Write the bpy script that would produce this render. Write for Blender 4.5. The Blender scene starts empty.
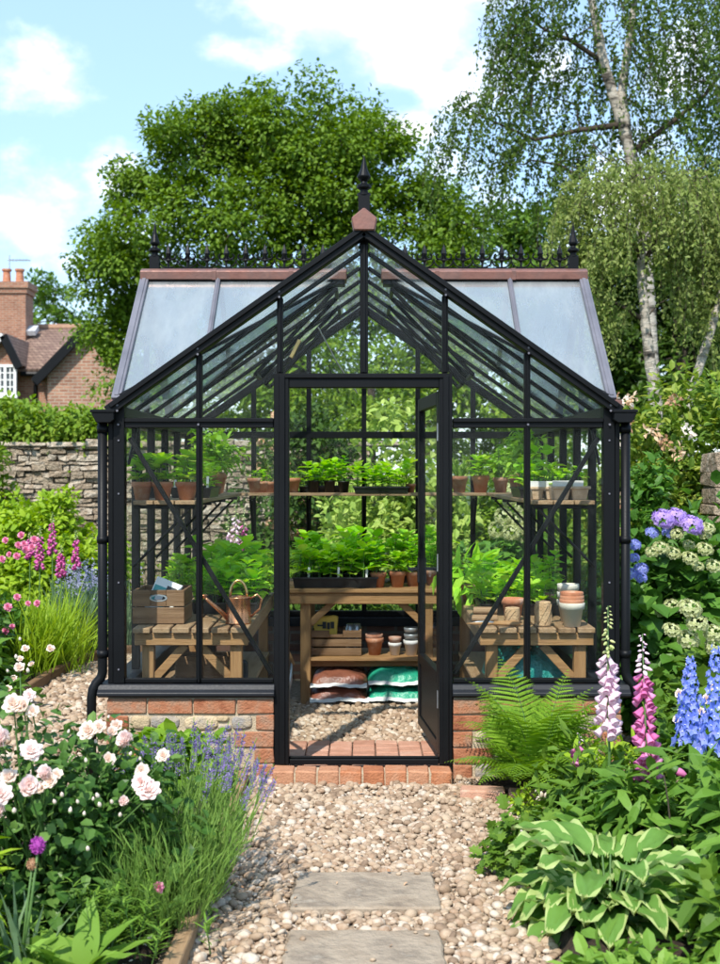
import bpy, math, random
import numpy as np
from mathutils import Vector
RNG = np.random.default_rng(11)
random.seed(11)
PI = math.pi
C = bpy.context.scene.collection
FPX = 1182.0
def PX(px, D): return (px-364)*D/FPX          # photo column -> world x at distance D from the camera
def PZ(py, D): return 1.56-(py-472)*D/FPX     # photo row -> world z
def PP(px, py, D): return np.array([PX(px, D), D-6.0, PZ(py, D)])
def nrm(a):
    a = np.asarray(a, float)
    return a/np.maximum(np.linalg.norm(a, axis=-1, keepdims=True), 1e-9)
def U(a, b, n=None): return RNG.uniform(a, b, n)

# ------------------------------------------------------------------ mesh builder
class MB:
    def __init__(s): s.v = []; s.f = []; s.n = 0
    def add(s, V, faces, mi=0):
        V = np.asarray(V, float).reshape(-1, 3)
        by = {}
        for f in faces: by.setdefault(len(f), []).append(f)
        for k, fs in by.items():
            fs = np.asarray(fs, int)
            s.f.append((fs+s.n, np.full(len(fs), mi)))
        s.v.append(V); s.n += len(V); return s
    def scatter(s, T, pos, M, sc, mi=0):
        V, FF = T
        pos = np.asarray(pos, float).reshape(-1, 3); N = len(pos)
        if N == 0: return s
        sc = np.asarray(sc, float)
        if sc.ndim == 0: sc = np.full((N, 1), float(sc))
        if sc.ndim == 1: sc = sc[:, None]
        L = V[None, :, :]*(sc[:, None, :] if sc.shape[1] == 3 else sc[:, :, None])
        W = np.einsum('nij,nmj->nmi', M, L)+pos[:, None, :]
        m = len(V); off = (np.arange(N)*m+s.n)[:, None, None]
        for fa, fm in FF:
            a = (fa[None]+off).reshape(-1, fa.shape[1])
            s.f.append((a, np.full(len(a), fm+mi)))
        s.v.append(W.reshape(-1, 3)); s.n += N*m; return s
    def box(s, x0, x1, y0, y1, z0, z1, mi=0):
        V = [(x0,y0,z0),(x1,y0,z0),(x1,y1,z0),(x0,y1,z0),(x0,y0,z1),(x1,y0,z1),(x1,y1,z1),(x0,y1,z1)]
        return s.add(V, [(3,2,1,0),(4,5,6,7),(0,1,5,4),(1,2,6,5),(2,3,7,6),(3,0,4,7)], mi)
    def bar(s, p, q, w, h, up=(0,0,1), mi=0):
        p = np.array(p, float); q = np.array(q, float); a = nrm(q-p)
        up = np.array(up, float)
        if abs(np.dot(a, nrm(up))) > .98: up = np.array((0,1,0.)) if abs(a[2]) > .9 else np.array((0,0,1.))
        sd = nrm(np.cross(a, up)); u = np.cross(sd, a)
        V = [b+sd*i*w/2+u*j*h/2 for b in (p, q) for i, j in ((-1,-1),(1,-1),(1,1),(-1,1))]
        return s.add(V, [(0,1,2,3),(7,6,5,4),(0,4,5,1),(1,5,6,2),(2,6,7,3),(3,7,4,0)], mi)
    def tube(s, pts, rad, n=6, mi=0, caps=True):
        P = np.asarray(pts, float); k = len(P)
        r = np.full(k, float(rad)) if np.ndim(rad) == 0 else np.asarray(rad, float)
        T = np.zeros_like(P); T[1:-1] = P[2:]-P[:-2]; T[0] = P[1]-P[0]; T[-1] = P[-1]-P[-2]
        T = nrm(T); ref = np.array((0,0,1.)) if abs(T[0][2]) < .9 else np.array((1.,0,0))
        V = []; a = np.arange(n)*2*PI/n
        for i in range(k):
            sd = nrm(np.cross(T[i], ref)); u = np.cross(sd, T[i]); ref = u
            V.append(P[i]+r[i]*(np.cos(a)[:, None]*sd+np.sin(a)[:, None]*u))
        V = np.concatenate(V); fs = []
        for i in range(k-1):
            for j in range(n):
                fs.append((i*n+j, i*n+(j+1) % n, (i+1)*n+(j+1) % n, (i+1)*n+j))
        s.add(V, fs, mi)
        if caps:
            b = s.n-len(V)
            s.f.append((np.array([[b+j for j in range(n)][::-1]]), np.array([mi])))
            s.f.append((np.array([[b+(k-1)*n+j for j in range(n)]]), np.array([mi])))
        return s
    def lathe(s, prof, c=(0,0,0), n=20, mi=0, rot=0):
        a = np.arange(n)*2*PI/n+rot; V = []; fs = []
        for r, z in prof: V.append(np.stack([c[0]+r*np.cos(a), c[1]+r*np.sin(a), np.full(n, c[2]+z)], 1))
        for i in range(len(prof)-1):
            for j in range(n): fs.append((i*n+j, i*n+(j+1) % n, (i+1)*n+(j+1) % n, (i+1)*n+j))
        s.add(np.concatenate(V), fs, mi)
        if prof[-1][0] > 1e-4: s.f.append((np.array([[s.n-n+j for j in range(n)]]), np.array([mi])))
        if prof[0][0] > 1e-4: s.f.append((np.array([[s.n-n*len(prof)+j for j in range(n)][::-1]]), np.array([mi])))
        return s
    def prism(s, poly, vec, mi=0):
        P = np.asarray(poly, float); n = len(P); V = np.concatenate([P, P+np.asarray(vec, float)])
        fs = [tuple(range(n))[::-1], tuple(range(n, 2*n))]+[(i, (i+1) % n, n+(i+1) % n, n+i) for i in range(n)]
        return s.add(V, fs, mi)
    def grid(s, X, Y, Z, mi=0, flip=False):
        h, w = X.shape; idx = np.arange(h*w).reshape(h, w)
        q = np.stack([idx[:-1,:-1], idx[:-1,1:], idx[1:,1:], idx[1:,:-1]], -1).reshape(-1, 4)
        if flip: q = q[:, ::-1]
        s.f.append((q+s.n, np.full(len(q), mi))); s.v.append(np.stack([X.ravel(), Y.ravel(), Z.ravel()], 1)); s.n += h*w
        return s
    def mesh(s, name, mats, smooth=False, off=None):
        V = np.concatenate(s.v) if s.v else np.zeros((0, 3))
        if off is not None: V = V-np.asarray(off, float)
        me = bpy.data.meshes.new(name)
        lo = np.concatenate([f.ravel() for f, _ in s.f]); sz = np.concatenate([np.full(len(f), f.shape[1]) for f, _ in s.f])
        mi = np.concatenate([m for _, m in s.f])
        me.vertices.add(len(V)); me.vertices.foreach_set('co', V.ravel())
        me.loops.add(len(lo)); me.loops.foreach_set('vertex_index', lo)
        st = np.concatenate([[0], np.cumsum(sz)[:-1]])
        me.polygons.add(len(sz)); me.polygons.foreach_set('loop_start', st)
        me.polygons.foreach_set('material_index', mi)
        me.polygons.foreach_set('use_smooth', np.full(len(sz), bool(smooth)))
        for m in (mats if isinstance(mats, (list, tuple)) else [mats]): me.materials.append(m)
        me.update(calc_edges=True); me.validate()
        return me

def link(name, me, parent=None, loc=(0,0,0)):
    o = bpy.data.objects.new(name, me); C.objects.link(o); o.location = loc
    if parent is not None: o.parent = parent
    return o
def bev(o, w, seg=1):
    m = o.modifiers.new('bevel', 'BEVEL'); m.width = w; m.segments = seg; m.limit_method = 'ANGLE'; m.angle_limit = math.radians(40)
    return o
def tagit(o, label, cat, group=None):
    o['label'] = label; o['category'] = cat
    if group: o['group'] = group
    return o
def thing(name, label, cat, loc=(0,0,0), rotz=0, group=None, scale=1):
    o = bpy.data.objects.new(name, None); C.objects.link(o); o.location = loc; o.rotation_euler = (0,0,rotz); o.scale = (scale,)*3
    o.empty_display_size = .05
    return tagit(o, label, cat, group)
def wpos(o):
    p = np.array(o.location)
    while o.parent is not None: o = o.parent; p = p+np.array(o.location)
    return p
def part(name, mb, parent, mats, smooth=False, bevel=0, label=None, world=True):
    """one mesh part; mb in world coordinates unless world=False (parent unrotated when world)"""
    o = link(name, mb.mesh(name, mats, smooth, wpos(parent) if world else None), parent)
    if bevel: bev(o, bevel)
    if label: o['label'] = label
    return o
def single(name, mb, mats, label, cat, loc, smooth=False, bevel=0, group=None):
    o = link(name, mb.mesh(name, mats, smooth, loc), None, loc)
    if bevel: bev(o, bevel)
    return tagit(o, label, cat, group)
def struct(name, mb, mats, smooth=False, kind='structure', bevel=0):
    o = link(name, mb.mesh(name, mats, smooth)); o['kind'] = kind
    if bevel: bev(o, bevel)
    return o

# ------------------------------------------------------------------ leaf templates (y = leaf axis, unit length, z = normal)
def T_rhomb(w=.6, fold=.12):
    return (np.array([(0,0,0),(w/2,.45,fold),(0,1,0),(-w/2,.45,fold)]), [(np.array([(0,1,2),(0,2,3)]), 0)])
def T_oval(w=.55, fold=.1, droop=.18, tip=.72):
    V = np.array([(0,0,0),(0,.35,-droop*.1),(0,.72,-droop*.45),(0,1,-droop),
                  (w/2,.3,fold-droop*.08),(w*.42,tip,fold*.8-droop*.45),(-w/2,.3,fold-droop*.08),(-w*.42,tip,fold*.8-droop*.45)])
    return (V, [(np.array([(0,4,1),(2,5,3),(0,1,6),(2,3,7)]), 0), (np.array([(1,4,5,2),(1,2,7,6)]), 0)])
def T_blade(w=.08, droop=.3):
    ys = np.array([0,.35,.7,1]); V = []
    for y, k in zip(ys, (.6,1,.8,.05)):
        V += [(-w/2*k, y, -droop*y*y), (w/2*k, y, -droop*y*y)]
    return (np.array(V), [(np.array([(0,1,3,2),(2,3,5,4),(4,5,7,6)]), 0)])
def T_lobed():
    """palmate / oak-like lobed leaf"""
    pr = [(.0,.06),(.16,.2),(.36,.22),(.2,.38),(.48,.5),(.26,.6),(.34,.8),(.12,.82),(0,1)]
    R = [(x, y, .08*abs(x)*2-.12*y*y) for x, y in pr]; Lf = [(-x, y, z) for x, y, z in R[1:-1]]
    V = np.array([(0,0,0)]+R[1:-1]+[R[-1]]+Lf[::-1]); n = len(V)
    m = len(R[1:-1])
    mid = np.array([(0,.3,-.01),(0,.6,-.05)]); V = np.concatenate([V, mid]); a, b = n, n+1
    fs = [(0,1,2),(0,2,a),(a,2,3),(a,3,4),(a,4,b),(b,4,5),(b,5,6),(b,6,7),(b,7,8)]
    mir = {0:0, 8:8, a:a, b:b}
    for i in range(1, 8): mir[i] = n-i
    fs += [tuple(mir[i] for i in f)[::-1] for f in fs]
    return (V, [(np.array(fs), 0)])
RH = T_rhomb(); RHN = T_rhomb(.42, .1); OV = T_oval(); OVW = T_oval(.75, .1, .25); OVN = T_oval(.32, .06, .3, .66); BL = T_blade(); LOB = T_lobed()
def frames(axis, hint):
    y = nrm(axis); x = np.cross(y, hint); bad = np.linalg.norm(x, axis=1) < 1e-4
    if bad.any(): x[bad] = np.cross(y[bad], np.array((1.,.3,.2)))
    x = nrm(x); z = np.cross(x, y)
    return np.stack([x, y, z], 2)
def rdir(n): return nrm(RNG.normal(size=(n, 3)))
def ball(n): return rdir(n)*(U(0, 1, n)**(1/3))[:, None]
def clump_leaves(mb, T, cen, rad, per, size, core, mi=0, up=.7, flat=.75, droop=.25, var=.35):
    cen = np.asarray(cen, float).reshape(-1, 3); N = len(cen)
    rad = np.broadcast_to(np.asarray(rad, float), (N,))
    b = ball(N*per); b[:, 2] *= flat; rr = np.repeat(rad, per)[:, None]; c = np.repeat(cen, per, 0)
    p = c+b*rr
    out = nrm(nrm(b)*.7+nrm(c-np.asarray(core, float))*.6+1e-6)
    ax = out*.7+rdir(len(p))*.7+np.array((0,0,-droop)); hn = np.array((0,0,up))+out*.6+rdir(len(p))*.45
    mb.scatter(T, p, frames(ax, hn), size*(1+U(-var, var, len(p))), mi)
    return p
# unit icosphere-like pebble
def ico(sub=2):
    import bmesh
    bm = bmesh.new(); bmesh.ops.create_icosphere(bm, subdivisions=sub, radius=1)
    V = np.array([v.co[:] for v in bm.verts]); Fs = np.array([[v.index for v in f.verts] for f in bm.faces]); bm.free()
    return V, Fs
def pebble_T(seed, sub=2, amt=.36):
    r = np.random.default_rng(seed); V, Fs = ico(sub)
    ds = r.normal(size=(5, 3)); k = np.ones(len(V))
    for d in ds: k += amt*.5*np.tanh(2*(V@(d/np.linalg.norm(d)))-r.uniform(-1, 1))*r.uniform(-1, 1)
    return (V*k[:, None], [(Fs, 0)])
def rotz_frames(n, tilt=.3):
    a = U(0, 2*PI, n); z = nrm(np.stack([RNG.normal(0, tilt, n), RNG.normal(0, tilt, n), np.ones(n)], 1))
    y = np.stack([np.cos(a), np.sin(a), np.zeros(n)], 1)
    x = nrm(np.cross(y, z)); y = np.cross(z, x)
    return np.stack([x, y, z], 2)
def in_poly(x, y, poly):
    r = np.zeros(len(x), bool); n = len(poly)
    for i in range(n):
        x0, y0 = poly[i]; x1, y1 = poly[(i+1) % n]
        c = ((y0 > y) != (y1 > y)) & (x < (x1-x0)*(y-y0)/((y1-y0) if y1 != y0 else 1e-9)+x0)
        r ^= c
    return r

# ------------------------------------------------------------------ materials
class NT:
    def __init__(s, name):
        s.m = bpy.data.materials.new(name); s.m.use_nodes = True; s.t = s.m.node_tree; s.t.nodes.clear()
        s.out = s.n('ShaderNodeOutputMaterial')
    def n(s, ty, **kw):
        nd = s.t.nodes.new(ty)
        for k, v in kw.items():
            if k.startswith('i_'):
                key = k[2:]; key = int(key) if key.isdigit() else key.replace('_', ' ')
                nd.inputs[key].default_value = v
            else: setattr(nd, k, v)
        return nd
    def l(s, a, b): s.t.links.new(a, b)
    def math(s, op, a, b=None, clamp=False):
        nd = s.n('ShaderNodeMath', operation=op); nd.use_clamp = clamp
        for i, v in enumerate((a, b)):
            if v is None: continue
            if isinstance(v, (int, float)): nd.inputs[i].default_value = v
            else: s.l(v, nd.inputs[i])
        return nd.outputs[0]
    def ramp(s, fac, cols, interp='LINEAR', stops=None):
        r = s.n('ShaderNodeValToRGB'); e = r.color_ramp.elements; r.color_ramp.interpolation = interp
        n = len(cols)
        while len(e) < n: e.new(.5)
        for i, c in enumerate(cols):
            e[i].position = stops[i] if stops else (i/(n-1) if n > 1 else 0)
            e[i].color = (*c[:3], 1)
        s.l(fac, r.inputs[0]); return r.outputs[0]
    def coords(s, stretch=(1,1,1)):
        tc = s.n('ShaderNodeTexCoord'); oi = s.n('ShaderNodeObjectInfo')
        k = s.math('MULTIPLY', oi.outputs['Random'], 13.)
        ad = s.n('ShaderNodeVectorMath', operation='ADD'); s.l(tc.outputs['Object'], ad.inputs[0]); s.l(k, ad.inputs[1])
        mp = s.n('ShaderNodeVectorMath', operation='MULTIPLY'); s.l(ad.outputs[0], mp.inputs[0]); mp.inputs[1].default_value = stretch
        return mp.outputs[0]
    def noise(s, vec, scale, detail=4, rough=.55):
        nz = s.n('ShaderNodeTexNoise', i_Scale=scale, i_Detail=detail, i_Roughness=rough); s.l(vec, nz.inputs['Vector'])
        mr = s.n('ShaderNodeMapRange'); mr.inputs['From Min'].default_value = .28; mr.inputs['From Max'].default_value = .72
        s.l(nz.outputs['Fac'], mr.inputs['Value']); return mr.outputs[0]
    def bump(s, h, strength, dist=.01):
        b = s.n('ShaderNodeBump', i_Strength=strength, i_Distance=dist); s.l(h, b.inputs['Height']); return b.outputs[0]
def surf(name, cols, rough=.6, metal=0, scale=8, bump=.3, bscale=60, bdist=.004, island=0, stretch=(1,1,1), spec=.4, rvar=0, interp='LINEAR', stops=None, detail=5):
    t = NT(name); v = t.coords(stretch); f = t.noise(v, scale, detail)
    if island:
        g = t.n('ShaderNodeNewGeometry')
        f = t.math('ADD', t.math('MULTIPLY', f, 1-island), t.math('MULTIPLY', g.outputs['Random Per Island'], island), True)
    p = t.n('ShaderNodeBsdfPrincipled', i_Roughness=rough, i_Metallic=metal); p.inputs['Specular IOR Level'].default_value = spec
    t.l(t.ramp(f, cols, interp, stops), p.inputs['Base Color'])
    b = t.noise(v, bscale, 4, .6)
    if bump: t.l(t.bump(b, bump, bdist), p.inputs['Normal'])
    if rvar: t.l(t.math('ADD', t.math('MULTIPLY', b, rvar), rough-rvar/2), p.inputs['Roughness'])
    t.l(p.outputs[0], t.out.inputs[0]); return t.m
def leafm(name, cols, trans=.35, rough=.5, spec=.2, tcol=None):
    t = NT(name); g = t.n('ShaderNodeNewGeometry'); v = t.coords()
    f = t.math('ADD', t.math('MULTIPLY', g.outputs['Random Per Island'], .75), t.math('MULTIPLY', t.noise(v, 3., 3), .25), True)
    col = t.ramp(f, cols)
    p = t.n('ShaderNodeBsdfPrincipled', i_Roughness=rough); p.inputs['Specular IOR Level'].default_value = spec
    t.l(col, p.inputs['Base Color'])
    tr = t.n('ShaderNodeBsdfTranslucent'); hs = t.n('ShaderNodeHueSaturation', i_Hue=.49, i_Saturation=1.1, i_Value=1.5); t.l(col, hs.inputs['Color']); t.l(hs.outputs[0], tr.inputs['Color'])
    mx = t.n('ShaderNodeMixShader', i_Fac=trans); t.l(p.outputs[0], mx.inputs[1]); t.l(tr.outputs[0], mx.inputs[2])
    t.l(mx.outputs[0], t.out.inputs[0]); return t.m
def glassm(name, tint=(.93,.97,.95), dirt_sheen=.05, dmax=.25, f0=.03, rough=.02, streak=(9,9,1.2), trl=.5):
    t = NT(name)
    tr = t.n('ShaderNodeBsdfTransparent', i_Color=(*tint, 1)); gl = t.n('ShaderNodeBsdfGlossy', i_Roughness=rough, i_Color=(1,1,1,1))
    lw = t.n('ShaderNodeLayerWeight', i_Blend=.5)
    k = t.math('MULTIPLY', t.math('POWER', lw.outputs['Facing'], 5.), .16)
    k = t.math('ADD', k, f0, True)
    m1 = t.n('ShaderNodeMixShader'); t.l(k, m1.inputs[0]); t.l(tr.outputs[0], m1.inputs[1]); t.l(gl.outputs[0], m1.inputs[2])
    v = t.coords(streak); nz = t.noise(v, 2.2, 6, .65)
    df = t.n('ShaderNodeBsdfDiffuse', i_Color=(.8,.83,.84,1)); tl = t.n('ShaderNodeBsdfTranslucent', i_Color=(.8,.83,.84,1))
    m0 = t.n('ShaderNodeMixShader', i_Fac=trl); t.l(df.outputs[0], m0.inputs[1]); t.l(tl.outputs[0], m0.inputs[2])
    d = t.math('ADD', t.math('MULTIPLY', t.math('POWER', nz, 2.), dmax-dirt_sheen), dirt_sheen, True)  # film amount: dirt on most panes, painted sky sheen on the wings
    m2 = t.n('ShaderNodeMixShader'); t.l(d, m2.inputs[0]); t.l(m1.outputs[0], m2.inputs[1]); t.l(m0.outputs[0], m2.inputs[2])
    t.l(m2.outputs[0], t.out.inputs[0]); return t.m
def brickm(name, c1, c2, mortar, bw=.225, bh=.075, ms=.012, bump=.6, off=.5, rough=.85):
    t = NT(name); tc = t.n('ShaderNodeTexCoord'); sp = t.n('ShaderNodeSeparateXYZ'); t.l(tc.outputs['Object'], sp.inputs[0])
    cb = t.n('ShaderNodeCombineXYZ'); t.l(t.math('ADD', sp.outputs[0], sp.outputs[1]), cb.inputs[0]); t.l(sp.outputs[2], cb.inputs[1])
    br = t.n('ShaderNodeTexBrick', offset=off); t.l(cb.outputs[0], br.inputs['Vector'])
    for k, vv in (('Color1', (*c1,1)), ('Color2', (*c2,1)), ('Mortar', (*mortar,1)), ('Scale', 1.), ('Mortar Size', ms), ('Brick Width', bw), ('Row Height', bh), ('Mortar Smooth', .2)): br.inputs[k].default_value = vv
    nz = t.noise(tc.outputs['Object'], 1.3, 6, .7); n2 = t.noise(tc.outputs['Object'], 14., 5, .7)
    hs = t.n('ShaderNodeHueSaturation'); t.l(br.outputs['Color'], hs.inputs['Color'])
    t.l(t.math('ADD', t.math('ADD', t.math('MULTIPLY', nz, .5), t.math('MULTIPLY', n2, .35)), .58), hs.inputs['Value'])
    p = t.n('ShaderNodeBsdfPrincipled', i_Roughness=rough); t.l(hs.outputs[0], p.inputs['Base Color'])
    h = t.math('ADD', t.math('MULTIPLY', br.outputs['Fac'], -1.), t.math('MULTIPLY', n2, .4))
    t.l(t.bump(h, bump, .01), p.inputs['Normal']); t.l(p.outputs[0], t.out.inputs[0]); return t.m

M = {}
M['black'] = surf('black_paint', [(.0035,.0038,.0045),(.006,.0065,.0075)], .45, 0, 3, .12, 160, .001, spec=.16, rvar=.12)
M['sillblack'] = surf('sill_paint', [(.009,.010,.013),(.015,.017,.021)], .5, 0, 3, .12, 120, .001, spec=.25, rvar=.1)
M['greybar'] = surf('sky_grey_bar', [(.10,.10,.12),(.17,.165,.19)], .4, 0, 6, .1, 90, .001)  # sky reflection put into the grey of the wing bars; bolts reuse it
M['copper'] = surf('aged_copper', [(0.145,0.068,0.056),(0.238,0.112,0.088),(0.187,0.104,0.088),(0.281,0.144,0.112)], .5, .45, 6, .25, 40, .003, rvar=.2)
M['copperbright'] = surf('polished_copper', [(.50,.21,.10),(.66,.30,.15)], .27, .9, 7, .12, 50, .002, rvar=.15)
M['brass'] = surf('worn_brass', [(.45,.30,.12),(.6,.42,.18)], .3, .9, 9, .1, 50, .001)
M['glass'] = glassm('clear_glass', (.972,.986,.978), .001, .016, .003)
M['roofglass'] = glassm('streaked_roof_glass', (.94,.97,.96), .015, .22, .02, .03, (2.5,1.2,2.5), .6)
M['wingglass'] = glassm('sky_sheen_glass', (.90,.94,.96), .22, .46, .26, .05, (2.2,.7,.7), .6)  # milky white film painted in for the sky reflected by these panes
M['brick'] = surf('red_brick', [(.16,.052,.026),(.29,.098,.045),(.37,.15,.075),(.33,.19,.12),(.23,.08,.04)], .85, 0, 16, .9, 90, .004, island=.45)
M['stepbrick'] = surf('orange_step_brick', [(.28,.095,.045),(.40,.15,.065),(.46,.23,.13),(.33,.15,.08)], .8, 0, 22, .8, 90, .004, island=.55)
M['floorbrick'] = surf('dusty_floor_brick', [(.34,.16,.10),(.46,.24,.16),(.54,.34,.25)], .85, 0, 16, .7, 90, .004, island=.55)
M['mortar'] = surf('lime_mortar', [(.38,.30,.20),(.52,.43,.30)], .95, 0, 25, .8, 120, .004)
M['fieldstone'] = surf('field_stone', [(.18,.15,.12),(.42,.32,.19),(.54,.42,.26),(.26,.24,.22),(.48,.37,.23)], .85, 0, 20, .9, 60, .006, island=.7)
M['drywall'] = surf('wall_stone', [(.20,.15,.10),(.42,.34,.245),(.30,.225,.155),(.54,.46,.36),(.38,.29,.20)], .95, 0, 11, 1, 24, .03, island=.55)
M['walldark'] = surf('dark_joint_earth', [(.09,.075,.055),(.15,.12,.09)], .95, 0, 10, .6, 60)  # dark earth colour of the wall core between the stones
M['backbrick'] = brickm('shade_dark_brick', (.10,.05,.035), (.14,.07,.045), (.12,.10,.08))  # brick colour darkened to paint in the shade under the benches
M['pebble'] = surf('river_pebble', [(.13,.086,.056),(.26,.178,.115),(.37,.272,.185),(.44,.335,.232),(.30,.195,.122),(.56,.47,.37),(.265,.22,.175)], .72, 0, 40, .5, 170, .002, island=.82, spec=.35)
M['gravelbase'] = surf('gravel_bed_earth', [(.13,.095,.06),(.30,.23,.16),(.42,.33,.24)], .95, 0, 45, 1, 70, .01)
M['paver'] = surf('sandstone_slab', [(.15,.115,.085),(.27,.21,.15),(.33,.265,.195),(.22,.175,.13),(.40,.35,.28)], .85, 0, 5, .9, 26, .007, detail=8)
M['soil'] = surf('dark_soil', [(.02,.013,.009),(.05,.032,.02),(.085,.055,.035)], .95, 0, 30, 1, 55, .02)
M['potsoil'] = surf('potting_soil', [(.015,.010,.007),(.045,.030,.02)], .95, 0, 90, 1, 200, .006)
M['lawn'] = surf('lawn_ground', [(.03,.055,.012),(.05,.085,.02),(.07,.09,.03)], .95, 0, 3, .6, 40, .02)
def wood(name, cols, axis):
    st = {'x': (1.2,14,14), 'y': (14,1.2,14), 'z': (14,14,1.2)}[axis]
    return surf(name, cols, .62, 0, 2.6, .5, 6, .004, island=.3, stretch=st, spec=.3)
HON = [(.15,.07,.026),(.25,.128,.05),(.32,.178,.074),(.20,.10,.038)]
WEA = [(.15,.088,.043),(.25,.152,.08),(.32,.21,.118),(.20,.118,.062)]
CRT = [(.095,.05,.024),(.165,.092,.045),(.235,.14,.072)]
for a in 'xyz':
    M['hon'+a] = wood('honey_pine_'+a, HON, a); M['wea'+a] = wood('weathered_pine_'+a, WEA, a); M['crt'+a] = wood('crate_wood_'+a, CRT, a)
M['terracotta'] = surf('terracotta', [(.30,.105,.05),(.42,.16,.08),(.48,.22,.125),(.56,.36,.27)], .8, 0, 14, .3, 90, .002, island=0)
M['terradark'] = surf('old_terracotta', [(.20,.08,.045),(.34,.145,.085),(.42,.25,.18),(.48,.38,.32)], .85, 0, 12, .4, 70, .002)
M['glaze'] = surf('pale_glazed_clay', [(.46,.42,.34),(.58,.54,.45),(.66,.62,.54)], .55, 0, 10, .25, 60, .002)
M['whitepot'] = surf('white_painted_clay', [(.55,.54,.52),(.70,.69,.67),(.78,.77,.75)], .6, 0, 12, .3, 60, .002)
M['tin'] = surf('galvanised_tin', [(.32,.34,.35),(.48,.50,.51)], .4, .7, 14, .2, 60, .002)
M['blackplastic'] = surf('black_plastic', [(.010,.010,.010),(.018,.018,.018)], .4, 0, 10, .15, 90, .001)
M['pulp'] = surf('pulp_fibre', [(.36,.25,.15),(.48,.35,.23),(.55,.42,.29)], .9, 0, 20, .5, 120, .003)
M['twine'] = surf('jute_twine', [(.40,.25,.13),(.55,.38,.22)], .9, 0, 30, .8, 120, .004)
M['paperwhite'] = surf('white_card', [(.70,.69,.66),(.78,.77,.74)], .7, 0, 6, .1, 60, .001)
M['teal'] = surf('teal_print', [(.06,.30,.29),(.10,.38,.36)], .6, 0, 6, .1, 60, .001)
M['inkdark'] = surf('dark_print', [(.02,.025,.03),(.035,.04,.045)], .6, 0, 6, .1, 60, .001)
M['bagbrown'] = surf('brown_plastic_sack', [(.15,.05,.03),(.24,.085,.05),(.20,.07,.045)], .32, 0, 5, .5, 22, .012, spec=.5)
M['baggreen'] = surf('green_plastic_sack', [(.01,.22,.13),(.02,.32,.19),(.03,.28,.20)], .32, 0, 5, .5, 22, .012, spec=.5)
M['bagteal'] = surf('dark_teal_sack', [(.01,.14,.12),(.02,.22,.19)], .32, 0, 5, .7, 16, .02, spec=.5)
M['bagwhite'] = surf('sack_white_band', [(.58,.58,.56),(.72,.72,.70)], .4, 0, 6, .4, 30, .006)
M['gold'] = surf('sack_gold_print', [(.55,.32,.05),(.65,.42,.10)], .4, 0, 12, .2, 40, .003)
M['yellowpack'] = surf('yellow_packet', [(.66,.44,.06),(.76,.56,.12)], .5, 0, 9, .3, 35, .006)
M['housebrick'] = brickm('cottage_brick', (.24,.085,.045), (.34,.15,.085), (.30,.23,.17), .26, .09, .014, .5)
M['housestone'] = brickm('cottage_old_brick', (.24,.10,.06), (.37,.19,.12), (.36,.28,.21), .34, .12, .02, .7)
M['rooftile'] = brickm('clay_roof_tile', (.17,.10,.075), (.27,.175,.125), (.07,.04,.03), .19, .13, .014, .9)
M['ridgetile'] = surf('ridge_tile', [(.26,.14,.09),(.36,.22,.14)], .85, 0, 5, .5, 20)
M['whitewood'] = surf('white_paint', [(.72,.71,.68),(.80,.79,.76)], .5, 0, 6, .1, 50)
M['lead'] = surf('lead_flashing', [(.45,.46,.48),(.62,.63,.65)], .5, .2, 6, .2, 40)
M['winglaze'] = surf('window_glass_dark', [(.03,.04,.045),(.06,.07,.08)], .08, 0, 3, 0, 10)
M['bark'] = surf('oak_bark', [(.045,.035,.025),(.09,.07,.05),(.13,.105,.08)], .95, 0, 6, 1, 18, .05, stretch=(3,3,.7))
M['birch'] = surf('birch_bark', [(.03,.026,.022),(.08,.068,.055),(.30,.265,.22),(.44,.40,.34),(.36,.31,.25)], .8, 0, 2.2, .6, 12, .02, stretch=(1,1,3.2), stops=[0,.22,.36,.6,1])
M['twig'] = surf('dark_twig', [(.04,.03,.02),(.09,.065,.045)], .9, 0, 9, .4, 50)
M['greenstem'] = surf('green_stem', [(.06,.13,.03),(.10,.19,.05)], .55, 0, 12, .2, 60)
# leaves
M['l_oak'] = leafm('oak_leaf', [(.068,.135,.011),(.105,.19,.014),(.16,.26,.024),(.085,.16,.013)], .3)
M['l_dark'] = leafm('dark_leaf', [(0.032,0.069,0.01),(0.053,0.109,0.014),(0.08,0.147,0.018)], .25)
M['l_mid'] = leafm('mid_leaf', [(0.062,0.131,0.016),(0.098,0.193,0.022),(0.151,0.248,0.03)], .3)
M['l_birch'] = leafm('birch_leaf', [(0.046,0.094,0.015),(0.081,0.143,0.022),(0.127,0.187,0.033)], .35)
M['l_birchpale'] = leafm('pale_birch_leaf', [(.13,.19,.035),(.20,.26,.06),(.27,.32,.10),(.15,.21,.04)], .35)
M['l_lime'] = leafm('lime_leaf', [(0.176,0.309,0.018),(0.265,0.402,0.025),(0.353,0.479,0.04)], .35)
M['l_seed'] = leafm('seedling_leaf', [(0.193,0.41,0.025),(0.297,0.554,0.037),(0.414,0.676,0.064),(.36,.44,.08)], .4)
M['l_basil'] = leafm('basil_leaf', [(0.184,0.432,0.023),(0.283,0.576,0.036),(0.431,0.732,0.061),(.32,.42,.07)], .38)
M['l_tomato'] = leafm('tomato_leaf', [(0.17,0.339,0.033),(0.276,0.485,0.053),(0.399,0.605,0.075)], .38)
M['l_rose'] = leafm('rose_leaf', [(.03,.085,.016),(.05,.125,.022),(.085,.175,.035),(.15,.25,.06)], .25, .35)
M['l_lav'] = leafm('lavender_leaf', [(.12,.22,.045),(.18,.31,.06),(.25,.38,.10)], .3)
M['l_herb'] = leafm('herb_leaf', [(0.106,0.216,0.03),(0.159,0.293,0.04),(0.229,0.371,0.06)], .3)
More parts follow.
